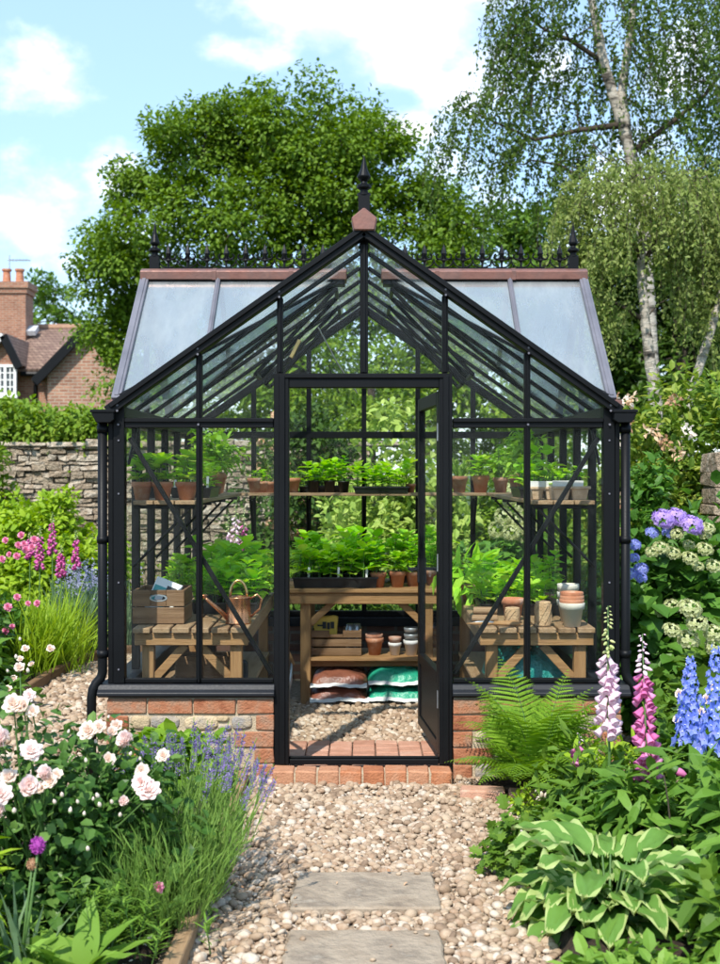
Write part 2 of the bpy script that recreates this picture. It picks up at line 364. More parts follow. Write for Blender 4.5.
M['l_fern'] = leafm('fern_leaf', [(0.101,0.216,0.018),(0.174,0.316,0.026),(0.263,0.417,0.04)], .38)
M['l_hosta'] = leafm('hosta_green', [(.11,.23,.045),(.14,.28,.055),(.19,.34,.085)], .3, .4)
M['l_hostaedge'] = leafm('hosta_cream_edge', [(.36,.46,.15),(.46,.54,.22)], .3, .4)
M['l_hyd'] = leafm('hydrangea_leaf', [(0.052,0.134,0.021),(0.082,0.198,0.028),(0.134,0.269,0.041)], .28, .4)
M['l_hedge'] = leafm('garden_hedge_leaf', [(0.088,0.17,0.016),(0.159,0.263,0.024),(0.265,0.355,0.045)], .33)
M['l_climb'] = leafm('climber_leaf', [(0.071,0.139,0.02),(0.123,0.216,0.03),(0.229,0.309,0.045),(0.353,0.386,0.071)], .33)
M['l_var'] = leafm('pale_shrub_leaf', [(0.194,0.309,0.05),(0.318,0.432,0.09),(0.476,0.557,0.15)], .33)
M['l_foxleaf'] = leafm('perennial_leaf', [(0.071,0.162,0.022),(0.115,0.232,0.03),(0.176,0.309,0.05)], .3)
M['l_glauc'] = leafm('blue_green_leaf', [(0.135,0.221,0.115),(0.195,0.29,0.149)], .3)
def petal(name, cols, trans=.35): return leafm(name, cols, trans, .6, .2)
M['p_rose'] = petal('blush_petal', [(.86,.66,.62),(.87,.74,.70),(.88,.80,.76),(.85,.66,.63)])
M['p_rosecream'] = petal('cream_petal', [(.84,.72,.62),(.86,.78,.71)])
M['p_pink'] = petal('pink_petal', [(0.657,0.17,0.339),(0.763,0.297,0.445),(0.806,0.445,0.551)])
M['p_mag'] = petal('magenta_bell', [(0.53,0.085,0.318),(0.657,0.148,0.424),(0.742,0.254,0.509)])
M['p_hot'] = petal('rose_pink_bell', [(.62,.13,.36),(.72,.24,.48),(.80,.42,.62)])
M['p_palepink'] = petal('pale_pink_bell', [(0.763,0.551,0.657),(0.827,0.678,0.742),(0.848,0.763,0.763)])
M['p_bud'] = petal('green_bud', [(0.382,0.466,0.17),(0.551,0.594,0.276),(0.657,0.636,0.382)])
M['p_blue'] = petal('delphinium_blue', [(.12,.18,.62),(.19,.27,.74),(.34,.41,.82),(.26,.24,.68)])
M['p_hydblue'] = petal('hydrangea_blue', [(0.233,0.276,0.615),(0.318,0.36,0.7),(0.445,0.466,0.763)])
M['p_hydlil'] = petal('hydrangea_lilac', [(0.424,0.276,0.636),(0.53,0.382,0.721),(0.636,0.488,0.784)])
M['p_hydcream'] = petal('hydrangea_cream', [(.42,.47,.20),(.54,.57,.30),(.62,.63,.42)])
M['p_lav'] = petal('lavender_flower', [(.21,.14,.38),(.30,.22,.47),(.42,.34,.57)])
M['p_cat'] = petal('catmint_flower', [(0.36,0.36,0.53),(0.466,0.456,0.615)])
M['p_white'] = petal('white_petal', [(0.784,0.763,0.7),(0.848,0.837,0.795)])
M['p_peach'] = petal('peach_flower', [(0.7,0.445,0.254),(0.763,0.551,0.36),(0.742,0.615,0.445)])
M['p_purple'] = petal('allium_purple', [(0.36,0.053,0.339),(0.488,0.106,0.445)])
M['p_brown'] = petal('faded_flower', [(0.36,0.191,0.106),(0.488,0.297,0.17),(0.615,0.445,0.297)])
# ================================================================== setting
mb = MB(); mb.add([(-300,-60,0),(300,-60,0),(300,500,0),(-300,500,0)], [(0,1,2,3)]); struct('ground', mb, M['lawn'])
mb = MB(); mb.add([(-2.6,-6.5,.004),(1.9,-6.5,.004),(1.9,4.6,.004),(-2.6,4.6,.004)], [(0,1,2,3)]); struct('gravel_bed', mb, M['gravelbase'])
BEDS = {
 'fl': [(-.62,-.12),(-1.3,-.12),(-1.45,-.75),(-2.3,-.95),(-5,-1.0),(-5,-7),(-.62,-7)],
 'left': [(-2.42,-.6),(-2.36,1.5),(-2.34,3.0),(-2.28,3.7),(-1.9,4.15),(1.72,4.15),(1.72,8.6),(-12,8.6),(-12,-.6)],
 'fr': [(.60,-7),(.60,-2.4),(.66,-1.5),(.72,-1.15),(1.0,-.95),(1.32,-.75),(1.5,-.5),(6,-.5),(6,-7)],
 'fern': [(.52,-.05),(.54,-.36),(.95,-.42),(1.28,-.3),(1.32,-.05)],
 'right': [(1.75,-.5),(1.75,8.6),(12,8.6),(12,-.5)],
}
def bed(poly, h=.05, step=.07):
    xs = [p[0] for p in poly]; ys = [p[1] for p in poly]
    x0, x1, y0, y1 = max(min(xs), -5), min(max(xs), 5), max(min(ys), -4), max(ys)
    nx = int((x1-x0)/step)+1; ny = int((y1-y0)/step)+1
    X, Y = np.meshgrid(np.linspace(x0, x1, nx), np.linspace(y0, y1, ny))
    ins = in_poly(X.ravel(), Y.ravel(), poly).reshape(X.shape)
    Z = np.where(ins, h+RNG.normal(0, .012, X.shape), -.04)
    mb = MB(); mb.grid(X, Y, Z); return mb
for k, p in BEDS.items(): struct('soil_bed', bed(p), M['soil'], True)
# stepping slabs
PAV = [(-.263, .263, -1.85, -1.47), (-.262, .258, -2.72, -2.045)]
def slab(x0, x1, y0, y1, z):
    n = 26; pts = []
    def edge(a, b):
        k = max(3, int(np.hypot(*(np.array(b)-a))/.04))
        for i in range(k): pts.append(np.array(a)+(np.array(b)-np.array(a))*i/k+RNG.normal(0, .0035, 2))
    c = [(x0,y0),(x1+.012,y0+.006),(x1-.006,y1),(x0+.012,y1-.004)]
    for i in range(4): edge(c[i], c[(i+1) % 4])
    mb = MB(); mb.prism([(p[0], p[1], -.01) for p in pts], (0,0,z+.01)); return mb
tagit_lab = ['sandstone stepping slab nearer the greenhouse door, set in the gravel', 'sandstone stepping slab nearest the camera, cut off by the frame']
for i, p in enumerate(PAV):
    single('stepping_slab', slab(*p, .030), M['paver'], tagit_lab[i], 'stepping stone', ((p[0]+p[1])/2, (p[2]+p[3])/2, 0), bevel=.007, group='stepping slabs in the gravel path')
# pebbles
PT = [pebble_T(s) for s in range(6)]
def pebbles(mb, x0, x1, y0, y1, sp, z0, size, inside=None, excl=()):
    nx = int((x1-x0)/sp); ny = int((y1-y0)/sp)
    X, Y = np.meshgrid(np.linspace(x0, x1, nx), np.linspace(y0, y1, ny)); X[1::2] += sp/2
    x = X.ravel()+RNG.normal(0, sp*.28, X.size); y = Y.ravel()+RNG.normal(0, sp*.28, X.size)
    ok = np.ones(len(x), bool)
    if inside: ok &= in_poly(x, y, inside)
    for e in excl: ok &= ~in_poly(x, y, e)
    x, y = x[ok], y[ok]; n = len(x)
    big = np.clip(RNG.lognormal(0, .30, n), .5, 1.75)*size/2
    sc = np.stack([big*U(.62, .95, n), big, big*U(.42, .7, n)], 1)
    z = z0+sc[:, 2]*.55+U(-.005, .009, n)
    idx = RNG.integers(0, len(PT), n)
    for k in range(len(PT)):
        m = idx == k; mb.scatter(PT[k], np.stack([x, y, z], 1)[m], rotz_frames(m.sum(), .28), sc[m])
def rect(x0, x1, y0, y1): return [(x0,y0),(x1,y0),(x1,y1),(x0,y1)]
EX = [BEDS['fl'], BEDS['left'], BEDS['fr'], BEDS['fern'], BEDS['right'], rect(-.46,.45,-.15,.3)]+[rect(p[0]-.004, p[1]+.01, p[2]-.004, p[3]+.004) for p in PAV]
HOUSEX = rect(-1.31, 1.31, -.02, 2.9)
mb = MB(); pebbles(mb, -.75, 1.5, -2.75, .0, .0225, .004, .0315, None, EX+[HOUSEX])
PTb = PT; PT = [pebble_T(20+s, 1) for s in range(6)]; pebbles(mb, -.75, 1.5, -2.75, .0, .017, .001, .0135, None, EX+[HOUSEX]); PT = PTb
SP = np.array([(-.20,-2.13,.030),(.17,-2.08,.030),(.21,-2.10,.030),(-.24,-1.52,.030),(.20,-1.50,.030),(.13,-1.51,.030),(-.245,-1.76,.030),(.03,-2.3,.030)]); n_ = len(SP); b_ = U(.008,.016,n_); mb.scatter(PT[1], SP+np.array((0,0,.005)), rotz_frames(n_,.2), np.stack([b_*.8,b_,b_*.5],1))
struct('gravel', mb, M['pebble'], True, 'stuff')
mb = MB(); pebbles(mb, -2.5, -1.25, -1.0, 4.2, .031, .002, .042, None, EX+[HOUSEX]); pebbles(mb, 1.25, 1.85, -.8, 3.0, .031, .002, .042, None, EX+[HOUSEX])
struct('gravel', mb, M['pebble'], True, 'stuff')
mb = MB(); pebbles(mb, -.62, .62, .66, 1.95, .026, .03, .036); struct('gravel', mb, M['pebble'], True, 'stuff')
# a little of the gravel kicked and scattered over the soil
mb = MB(); mb.add([(-1.2,.02,.03),(1.2,.02,.03),(1.2,2.75,.03),(-1.2,2.75,.03)], [(0,1,2,3)]); struct('floor', mb, M['gravelbase'])
# brick paving just inside the door
mb = MB(); cols = np.linspace(-.44, .44, 8); g = .006
for i in range(7):
    ys = [.075, .18, .29, .40, .51, .64] if i % 2 else [.075, .235, .345, .455, .565, .64]
    for j in range(len(ys)-1):
        x0, x1, y0, y1 = cols[i]+g/2, cols[i+1]-g/2, ys[j]+g/2, ys[j+1]-g/2
        dz = U(-.003, .003); q = RNG.normal(0, .0015, 8); b = MB(); b.box(x0, x1, y0, y1, .0, .052+dz); b.v[0][:, 2] += np.where(b.v[0][:, 2] > .02, q, 0)
        mb.add(b.v[0], [tuple(f) for f, in [(ff,) for ff in b.f[0][0]]])
struct('brick_path', mb, M['floorbrick'], bevel=.005)
# timber and brick edging of the beds
def plank(name, p, q, w, h, mat, label, cat='edging board', group=None, jit=.004):
    p = np.array(p); q = np.array(q); mb = MB(); k = max(2, int(np.linalg.norm(q-p)/.15)); P = [p+(q-p)*i/k+RNG.normal(0, jit, 3)*np.array((1,1,.6)) for i in range(k+1)]
    sd = nrm(np.cross(q-p, (0,0,1))); V = []; fs = []
    for x in P: V += [x-sd*w/2-np.array((0,0,h)), x+sd*w/2-np.array((0,0,h)), x+sd*w/2, x-sd*w/2]
    for i in range(k): fs += [(4*i+a, 4*i+(a+1) % 4, 4*i+4+(a+1) % 4, 4*i+4+a) for a in range(4)]
    fs += [(3,2,1,0), (4*k,4*k+1,4*k+2,4*k+3)]
    mb.add(V, fs); return single(name, mb, mat, label, cat, tuple((p+q)/2*np.array((1,1,0))), bevel=.004, group=group)
plank('edging_board', (-.598,-.1,.085), (-.585,-1.3,.08), .045, .1, M['weay'], 'weathered timber edging board between the wall corner and the lavender')
plank('edging_board', (-.583,-1.31,.08), (-.588,-3.3,.075), .055, .1, M['weay'], 'weathered timber edging board at the foot of the lavender, cut off by the frame')
mb = MB(); pts = [(-2.40,-.5),(-2.36,.8),(-2.335,1.8),(-2.33,2.7),(-2.27,3.55),(-2.1,3.95),(-1.8,4.12),(-1.2,4.15)]
for a, b in zip(pts[:-1], pts[1:]): mb.bar((*a,.04), (*b,.04), .055, .1)
single('timber_edging', mb, M['wead'] if 'wead' in M else M['crty'], 'long curved timber edging along the far side of the gravel path', 'edging board', (-2.3,2,0), bevel=.006)
mb = MB()
for i, (x, y, a) in enumerate([(.565,-.37,-.1),(.79,-.415,-.08)]):
    c, s = math.cos(a), math.sin(a); b = MB(); b.box(-.105,.105,-.05,.05,-.02,.055); V = b.v[0]; V = np.stack([V[:,0]*c-V[:,1]*s+x, V[:,0]*s+V[:,1]*c+y, V[:,2]], 1)
    single('edging_brick', MB().add(V, b.f[0][0].tolist()), M['floorbrick'], ['worn edging brick at the gravel side of the fern', 'worn edging brick half hidden under the fern fronds'][i], 'brick', (x,y,0), bevel=.008)

# ================================================================== old stone garden wall
def stone_wall(name, label, x0, x1, y, z1, loc, courses=(.045,.115), seed=3, cap=True):
    r = np.random.default_rng(seed); mb = MB(); z = 0.; core = MB()
    core.box(x0, x1, y+.03, y+.36, 0, z1-.02)
    while z < z1-.03:
        h = min(r.uniform(*courses), z1-z); x = x0
        while x < x1:
            w = r.uniform(.07,.30)*(1.2 if z > z1-.15 else 1); j = r.normal(0, .010, (8, 3)); b = MB()
            b.box(x+.006, min(x+w, x1)-.006, y-r.uniform(0,.05), y+.2, z+.006, z+h-.006+r.uniform(-.004,.004)); mb.add(b.v[0]+j, b.f[0][0].tolist()); x += w
        z += h
    t = thing(name, label, 'wall', loc)
    part('core', core, t, M['walldark']); part('stonework', mb, t, M['drywall'], bevel=.012)
    if cap:
        cp = MB(); x = x0
        while x < x1:
            w = r.uniform(.25,.6); b = MB(); b.box(x+.006, x+w-.006, y-.06, y+.42, z1, z1+r.uniform(.05,.085)); cp.add(b.v[0]+r.normal(0,.008,(8,3)), b.f[0][0].tolist()); x += w
        part('coping', cp, t, M['drywall'], bevel=.012)
    return t
stone_wall('garden_wall', 'old coursed rubble stone garden wall behind the flower beds', -9.5, .1, 9.0, 1.88, (-4,9,0))
mb = MB(); r = np.random.default_rng(5)
t = thing('stone_pier', 'rough stone pier among the shrubs behind the hydrangea', 'pier', (2.62,2.2,0))
core = MB().box(2.47, 2.78, 2.33, 2.6, 0, 1.62); part('core', core, t, M['walldark']); z = 0
while z < 1.62:
    h = r.uniform(.08,.15); x = 2.45
    while x < 2.8:
        w = r.uniform(.1,.24); b = MB(); b.box(x+.004, min(x+w, 2.82)-.004, 2.28-r.uniform(0,.03), 2.62, z+.005, z+h-.005); mb.add(b.v[0]+r.normal(0,.007,(8,3)), b.f[0][0].tolist()); x += w
    z += h
part('stonework', mb, t, M['drywall'], bevel=.012)

# ================================================================== cottage, 45 m away
HD = 45.0
def hx(px, d=HD): return PX(px, d)
def hz(py, d=HD): return PZ(py, d)
ct = thing('cottage', 'red brick cottage with clay tiled roofs and a chimney beyond the garden wall', 'house', (-12.5, 42, 0))
Y0 = HD-6
eA, rA = hz(369), hz(319); YR = Y0+3.6
xl, xr = hx(-140), hx(112)
# main wing (ridge along x)
wl = MB(); wl.box(xl, hx(50), Y0, Y0+7.2, 0, eA)
wl.prism([(xl,Y0,eA),(xl,Y0+7.2,eA),(xl,YR,rA-.1)], (.3,0,0)); part('wall', wl, ct, M['housebrick'])
rf = MB()
def roofslab(mb, a, b, c, d, th=.12):
    a, b, c, d = map(lambda p: np.array(p, float), (a, b, c, d)); n = nrm(np.cross(b-a, d-a)); mb.prism([a, b, c, d], n*th)
roofslab(rf, (xl-.2,Y0-.35,eA-.15), (hx(66),Y0-.35,eA-.15), (hx(84),YR,rA), (xl-.2,YR,rA))
roofslab(rf, (xl-.2,YR,rA), (hx(84),YR,rA), (hx(84),Y0+7.5,eA-.15), (xl-.2,Y0+7.5,eA-.15))
ro = part('roof', rf, ct, M['rooftile'])
rt = MB(); rt.tube([(xl-.2,YR,rA+.1),(hx(84),YR,rA+.1)], .16, 8); part('ridge_tiles', rt, ro, M['ridgetile'])
fl = MB(); roofslab(fl, (hx(15,46),Y0+2.35,hz(333,46.5)), (hx(26,46),Y0+2.35,hz(333,46.5)), (hx(26,46),Y0+2.85,hz(326,46.5)), (hx(15,46),Y0+2.85,hz(326,46.5)), .2); part('flashing', fl, ro, M['lead'])
# right gable wing
gx0, gx1, ga = hx(49), hx(138), hz(328); gm = (gx0+gx1)/2; ge = hz(376)
g = MB(); g.box(gx0+.1, gx1-.1, Y0-.6, Y0+7, 0, ge); g.prism([(gx0+.1,Y0-.6,ge),(gx1-.1,Y0-.6,ge),(gm,Y0-.6,ga-.15)], (0,.4,0)); part('gable_wall', g, ct, M['housestone'])
gr = MB(); roofslab(gr, (gx0-.25,Y0-.85,ge-.2), (gm,Y0-.85,ga), (gm,Y0+7,ga), (gx0-.25,Y0+7,ge-.2)); roofslab(gr, (gm,Y0-.85,ga), (gx1+.25,Y0-.85,ge-.2), (gx1+.25,Y0+7,ge-.2), (gm,Y0+7,ga))
part('gable_roof', gr, ct, M['rooftile'])
bb = MB(); bb.bar((gx0-.3,Y0-.93,ge-.30), (gm,Y0-.93,ga-.06), .12, .34, (0,0,1)); bb.bar((gm,Y0-.93,ga-.06), (gx1+.3,Y0-.93,ge-.30), .12, .34, (0,0,1)); part('bargeboard', bb, ct, M['black'])
# small left gable with the window
lx0, lx1, la = hx(-22), hx(24), hz(338); lm = hx(6); le = hz(366)
g = MB(); g.box(lx0, lx1-.2, Y0-.7, Y0+.5, 0, le); g.prism([(lx0,Y0-.7,le),(lx1-.2,Y0-.7,le),(lm,Y0-.7,la-.2)], (0,.4,0)); part('porch_gable_wall', g, ct, M['housebrick'])
gr = MB(); roofslab(gr, (lx0-.3,Y0-.95,le-.2), (lm+.2,Y0-.95,la), (lm+.2,Y0+2.5,la), (lx0-.3,Y0+2.5,le-.2)); roofslab(gr, (lm+.2,Y0-.95,la), (lx1+.05,Y0-.95,le-.1), (lx1+.05,Y0+1.2,le-.1), (lm+.2,Y0+2.5,la)); part('porch_gable_roof', gr, ct, M['rooftile'])
bb = MB(); bb.bar((lm+.2,Y0-1.02,la-.02), (lx1+.1,Y0-1.02,le-.16), .1, .3, (0,0,1), 0); part('bargeboard', bb, ct, M['black'])
bb = MB(); bb.bar((lx0-.3,Y0-1.02,le-.3), (lm+.2,Y0-1.02,la-.02), .1, .22, (0,0,1), 0); part('bargeboard', bb, ct, M['whitewood'])
wx0, wx1, wz0, wz1 = hx(-4, 44.3), hx(15.5, 44.3), hz(394, 44.3), hz(366, 44.3)
wf = MB(); yy = Y0-.76
for x in (wx0, (wx0+wx1)/2, wx1): wf.box(x-.05, x+.05, yy-.05, yy+.06, wz0, wz1)
for z in (wz0, wz1): wf.box(wx0-.05, wx1+.05, yy-.06, yy+.05, z-.05, z+.05)
for x in (wx0*.75+wx1*.25, wx0*.25+wx1*.75): wf.box(x-.02, x+.02, yy-.02, yy+.05, wz0, wz1)
for k in (1, 2, 3): wf.box(wx0, wx1, yy-.015, yy+.045, wz0+(wz1-wz0)*k/4-.02, wz0+(wz1-wz0)*k/4+.02)
wo = part('window', wf, ct, M['whitewood']); part('pane', MB().box(wx0, wx1, yy+.02, yy+.055, wz0, wz1), wo, M['winglaze']); part('sill', MB().box(wx0-.12, wx1+.12, yy-.16, yy-.06, wz0-.16, wz0-.055), wo, M['whitewood'])
gt = MB(); gt.tube([(hx(24),Y0-.42,eA-.22),(gx0-.1,Y0-.42,eA-.22)], .09, 8); gt.tube([(hx(36),Y0-.2,eA-.2),(hx(36),Y0-.1,eA-.6),(hx(36),Y0-.1,0)], .07, 8); part('gutter', gt, ct, M['black'])
# chimney
c0, c1 = hx(-7, 47), hx(24, 47); cy = Y0+2.2; ctop = hz(281, 47)
ch = MB(); ch.box(c0, c1, cy, cy+1.1, rA-2.4, ctop-.45); ch.box(c0-.07, c1+.07, cy-.07, cy+1.17, ctop-.45, ctop-.25); ch.box(c0-.14, c1+.14, cy-.14, cy+1.24, ctop-.25, ctop); co = part('chimney', ch, ct, M['housebrick'])
for px in (1, 14.2):
    cp = MB(); cp.lathe([(.2,0),(.17,.1),(.15,.5),(.2,.52),(.2,.6),(.12,.6)], (hx(px,47), cy+.55, ctop), 12); part('chimney_pot', cp, co, M['terracotta'])
ae = MB(); ae.tube([(hx(4,47),cy+.5,ctop),(hx(4,47),cy+.5,hz(252,47))], .03, 5); ae.tube([(hx(2,47),cy+.5,hz(257,47)),(hx(26,47),cy+.5,hz(257,47))], .018, 4)
for k in range(6): ae.tube([(hx(6+k*3.4,47),cy+.2,hz(257,47)),(hx(6+k*3.4,47),cy+.8,hz(257,47))], .012, 4)
part('aerial', ae, co, M['tin'])
# ================================================================== the greenhouse
GH = thing('greenhouse', 'black framed Victorian greenhouse with brick base, copper ridge and open door', 'greenhouse', (0,1.4,0))
B = M['black']
def P(name, mb, mats=B, smooth=False, bevel=.003, parent=GH, label=None): return part(name, mb, parent, mats, smooth, bevel, label)
W, L, EZ, AZ = 1.275, 2.8, 1.88, 2.775
SL = (AZ-EZ)/W
def rz(x): return EZ+(W-abs(x))*SL
# --- dwarf walls : front panels made of single bricks and stones
def brick_panel(x0, x1, quoin_l, quoin_r, stones):
    mb = MB(); ch = .0835; g = .010; yf = -.03
    mb.box(x0+.008, x1-.008, yf+.010, .10, 0, .418, 1)
    def bk(a, b, k, mi=0, d=.0):
        bb = MB(); bb.box(a+g/2, b-g/2, yf-U(0,.003), .06, k*ch+g/2, (k+1)*ch-g/2); mb.add(bb.v[0]+RNG.normal(0, .0018, (8,3)), bb.f[0][0].tolist(), mi)
    xs = np.linspace(x0, x1, 5)
    off = .06
    xx = [x0, x0+.21, x0+.44, x0+.66, x1] if stones else list(np.linspace(x0, x1, 5))
    for a, b in zip(xx[:-1], xx[1:]):
        bk(a, b, 4)
    bk2 = MB()
    for k in range(4):
        wl = quoin_l[k]; wr = quoin_r[k]
        if wl: bk(x0, x0+wl, k)
        if wr: bk(x1-wr, x1, k)
    if stones:
        r2 = np.random.default_rng(8); ST = []
        for i in range(8):
            V, FF = pebble_T(40+i, 3, .35); V = np.sign(V)*np.abs(V)**.62; ST.append((V, FF))
        z = .004; rows = [.085, .105, .062, .078]
        rows = [r/sum(rows)*.328 for r in rows]
        for h in rows:
            ks = [min(3, max(0, int((z+h*q)/ch))) for q in (.15, .5, .85)]
            xa = x0+max(quoin_l[k] for k in ks)+.008; xb = x1-max(quoin_r[k] for k in ks)-.008; x = xa
            while x < xb-.03:
                w = min(r2.uniform(.05, .19), xb-x)
                if xb-x-w < .04: w = xb-x
                if h > .07 and w < .1 and r2.random() < .5:      # two small stones, one above the other
                    for zz, hh in ((z, h*.45), (z+h*.5, h*.5)): put = (x, zz, w, hh); a_ = r2.uniform(-.12,.12); mb.scatter(ST[r2.integers(8)], [(x+w/2, yf+.012, zz+hh/2)], np.array([[[math.cos(a_),0,-math.sin(a_)],[0,1,0],[math.sin(a_),0,math.cos(a_)]]]), np.array([[w*.47-.003, .016, hh*.5-.004]]), 2)
                else:
                    a_ = r2.uniform(-.10,.10); hh = h*r2.uniform(.86,1.04); mb.scatter(ST[r2.integers(8)], [(x+w/2, yf+.012, z+h/2)], np.array([[[math.cos(a_),0,-math.sin(a_)],[0,1,0],[math.sin(a_),0,math.cos(a_)]]]), np.array([[w*.50-.003, .018, hh*.5-.004]]), 2)
                x += w
            z += h
    return mb
o = P('dwarf_wall', brick_panel(-1.305, -.452, [.13,.20,.20,.12], [.10,.105,.21,.10], True), [M['brick'], M['mortar'], M['fieldstone']], bevel=.004)
o = P('dwarf_wall', brick_panel(.447, 1.305, [.105,.21,.105,.21], [.21,.105,.21,.105], True), [M['brick'], M['mortar'], M['fieldstone']], bevel=.004)
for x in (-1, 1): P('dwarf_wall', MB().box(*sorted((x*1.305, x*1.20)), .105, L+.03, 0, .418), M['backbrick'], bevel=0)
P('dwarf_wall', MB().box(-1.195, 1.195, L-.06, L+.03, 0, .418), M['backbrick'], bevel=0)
# --- sills
def sill(x0, x1):
    mb = MB(); mb.prism([(x0,-.058,.432),(x0,-.058,.448),(x0,-.035,.462),(x0,-.02,.485),(x0,.09,.49),(x0,.09,.42),(x0,-.03,.42)], (x1-x0,0,0)); return mb
P('sill', sill(-1.345, -.452), M['sillblack']); P('sill', sill(.447, 1.345), M['sillblack'])
for s in (-1, 1): P('sill', MB().box(*sorted((s*1.335, s*1.195)), .092, L+.04, .42, .485), M['sillblack'])
P('sill', MB().box(-1.193, 1.193, L-.07, L+.05, .42, .485), M['sillblack'])
# --- corner posts, mullions, transoms
for s in (-1, 1):
    mb = MB(); mb.box(*sorted((s*1.272, s*1.214)), -.012, .05, .488, EZ+.03); mb.box(*sorted((s*1.300, s*1.2735)), .0, .04, .486, EZ-.02); P('corner_post', mb)
    P('corner_post', MB().box(*sorted((s*1.272, s*1.214)), L-.05, L+.01, .486, EZ+.02))
def mull(x, z0, z1, w=.030, y=0.): return MB().box(x-w/2, x+w/2, y-.004, y+.04, z0, z1).box(x-w/5, x+w/5, y-.014, y-.0045, z0+.002, z1)
P('mullion', mull(-.838, .49, rz(.838)-.03)); P('mullion', mull(.830, .49, rz(.830)-.03))
P('mullion', mull(-.427, 2.062, rz(.427)-.03)); P('mullion', mull(.412, 2.062, rz(.412)-.03)); P('mullion', mull(0, 2.062, AZ-.06, .042))
for s in (-1, 1):
    a, b = sorted((s*1.213, s*(.459 if s < 0 else .452))); mb = MB().box(a, b, -.006, .042, 1.784, 1.834).box(a, b, -.018, -.0065, 1.812, 1.832); P('transom', mb)
    mb = MB().box(a, b, -.004, .03, .490, .512); P('bottom_rail', mb)
P('transom', MB().box(-.430, .425, -.010, .045, 1.990, 2.060).box(-.430, .425, -.024, -.0105, 2.035, 2.058))
# --- door frame
P('door_frame', MB().box(-.457, -.381, -.016, .06, .075, 2.060).box(-.430, -.400, -.026, -.0165, .08, 2.05)); P('door_frame', MB().box(.381, .448, -.016, .06, .075, 2.060).box(.400, .430, -.026, -.0165, .08, 2.05))
P('door_frame', MB().box(-.380, .380, -.012, .055, 1.988, 2.034)); P('threshold', MB().box(-.380, .380, -.004, .06, .075, .102).box(-.380,.380,.015,.035,.102,.112))
# --- rakes and gables
def rake(y, w, h, mb=None, drop=0):
    mb = mb or MB()
    for s in (-1, 1): mb.bar((s*(W+.02), y, EZ-.014-drop), (0, y, AZ-drop), w, h, (0,0,1))
    return mb
for s in (-1, 1):
    mb = MB(); mb.bar((s*(W+.02), -.012, EZ-.014), (s*.001, -.012, AZ), .075, .055, (0,0,1)); mb.bar((s*(W+.005), -.058, EZ+.012), (s*.001, -.058, AZ+.016), .014, .026, (0,0,1)); P('rake_bar', mb)
    mb = MB(); mb.bar((s*W, L, EZ), (s*.001, L, AZ), .05, .055, (0,0,1)); P('rake_bar', mb)
# back gable frame
for x in (-.82, -.41, 0, .40, .81): P('mullion', MB().box(x-.018, x+.018, L-.03, L+.01, .486, rz(x)-.02))
P('transom', MB().box(-1.213, 1.213, L-.033, L+.013, 1.81, 1.86)); P('transom', MB().box(-1.213, 1.213, L-.033, L+.013, .487, .53))
# side walls
SY = [.46, .92, 1.40, 1.88, 2.36]
for s in (-1, 1):
    for y in SY: P('mullion', MB().box(*sorted((s*1.268, s*1.225)), y-.017, y+.017, .486, EZ-.04))
    P('eaves_beam', MB().box(*sorted((s*1.272, s*1.216)), .055, L-.055, EZ-.055, EZ+.012))
# rafters, ridge beam, ties
for y in [.46, .92, 1.40, 1.88, 2.36]:
    for s in (-1, 1):
        P('rafter', MB().bar((s*(W-.02), y, EZ+.012), (s*.025, y, AZ-.02), .030, .022, (0,0,1)))
P('ridge_beam', MB().box(-.022, .022, .04, L-.03, AZ-.08, AZ+.02))
# --- glass (4 mm sheets)
def pane(poly, vec, mat='glass', parent=GH): return part('glass_pane', MB().prism(poly, vec), parent, M[mat])
Yg = .016
def fp(x0, x1, z0, z1, y=Yg): return pane([(x0,y,z0),(x1,y,z0),(x1,y,z1),(x0,y,z1)], (0,.004,0))
for a, b in ((-1.212,-.855),(-.821,-.459),(.45,.813),(.847,1.212)): fp(a, b, .513, 1.783)
def gp(xa, xb, z0, y=Yg, m='glass'):
    xs = [xa, xb]; t = [rz(x)-.035 for x in xs]
    poly = [(xa,y,z0),(xb,y,z0)]+([(xb,y,t[1])] if t[1] > z0+.005 else [])+([(xa,y,t[0])] if t[0] > z0+.005 else [])
    return pane(poly, (0,.004,0), m)
gp(-1.272,-.855,1.835); gp(-.821,-.444,1.835); gp(.43,.812,1.835); gp(.847,1.272,1.835)
gp(-.411,-.022,2.062); gp(.022,.396,2.062)
for a, b in ((-1.21,-.84),(-.80,-.43),(-.39,-.02),(.02,.38),(.42,.79),(.83,1.21)):
    fp(a, b, .532, 1.808, L-.012); gp(a, b, 1.862, L-.012)
ys = [.052]+SY+[L-.052]; yr = [.052,.46,.92,1.40,1.88,2.36,L-.052]
for s in (-1, 1):
    for a, b in zip(ys[:-1], ys[1:]):
        pane([(s*1.246,a+.018,.488),(s*1.246,b-.018,.488),(s*1.246,b-.018,EZ-.056),(s*1.246,a+.018,EZ-.056)], (s*.004,0,0))
    for a, b in zip(yr[:-1], yr[1:]):
        n = np.array((s*SL,0,1)); n = n/np.linalg.norm(n)*.004
        up = .026
        pane([(s*(W+.015),a,EZ-.010+up),(s*.03,a,rz(.03)+up),(s*.03,b-.003,rz(.03)+up),(s*(W+.015),b-.003,EZ-.010+up)], n, 'roofglass')
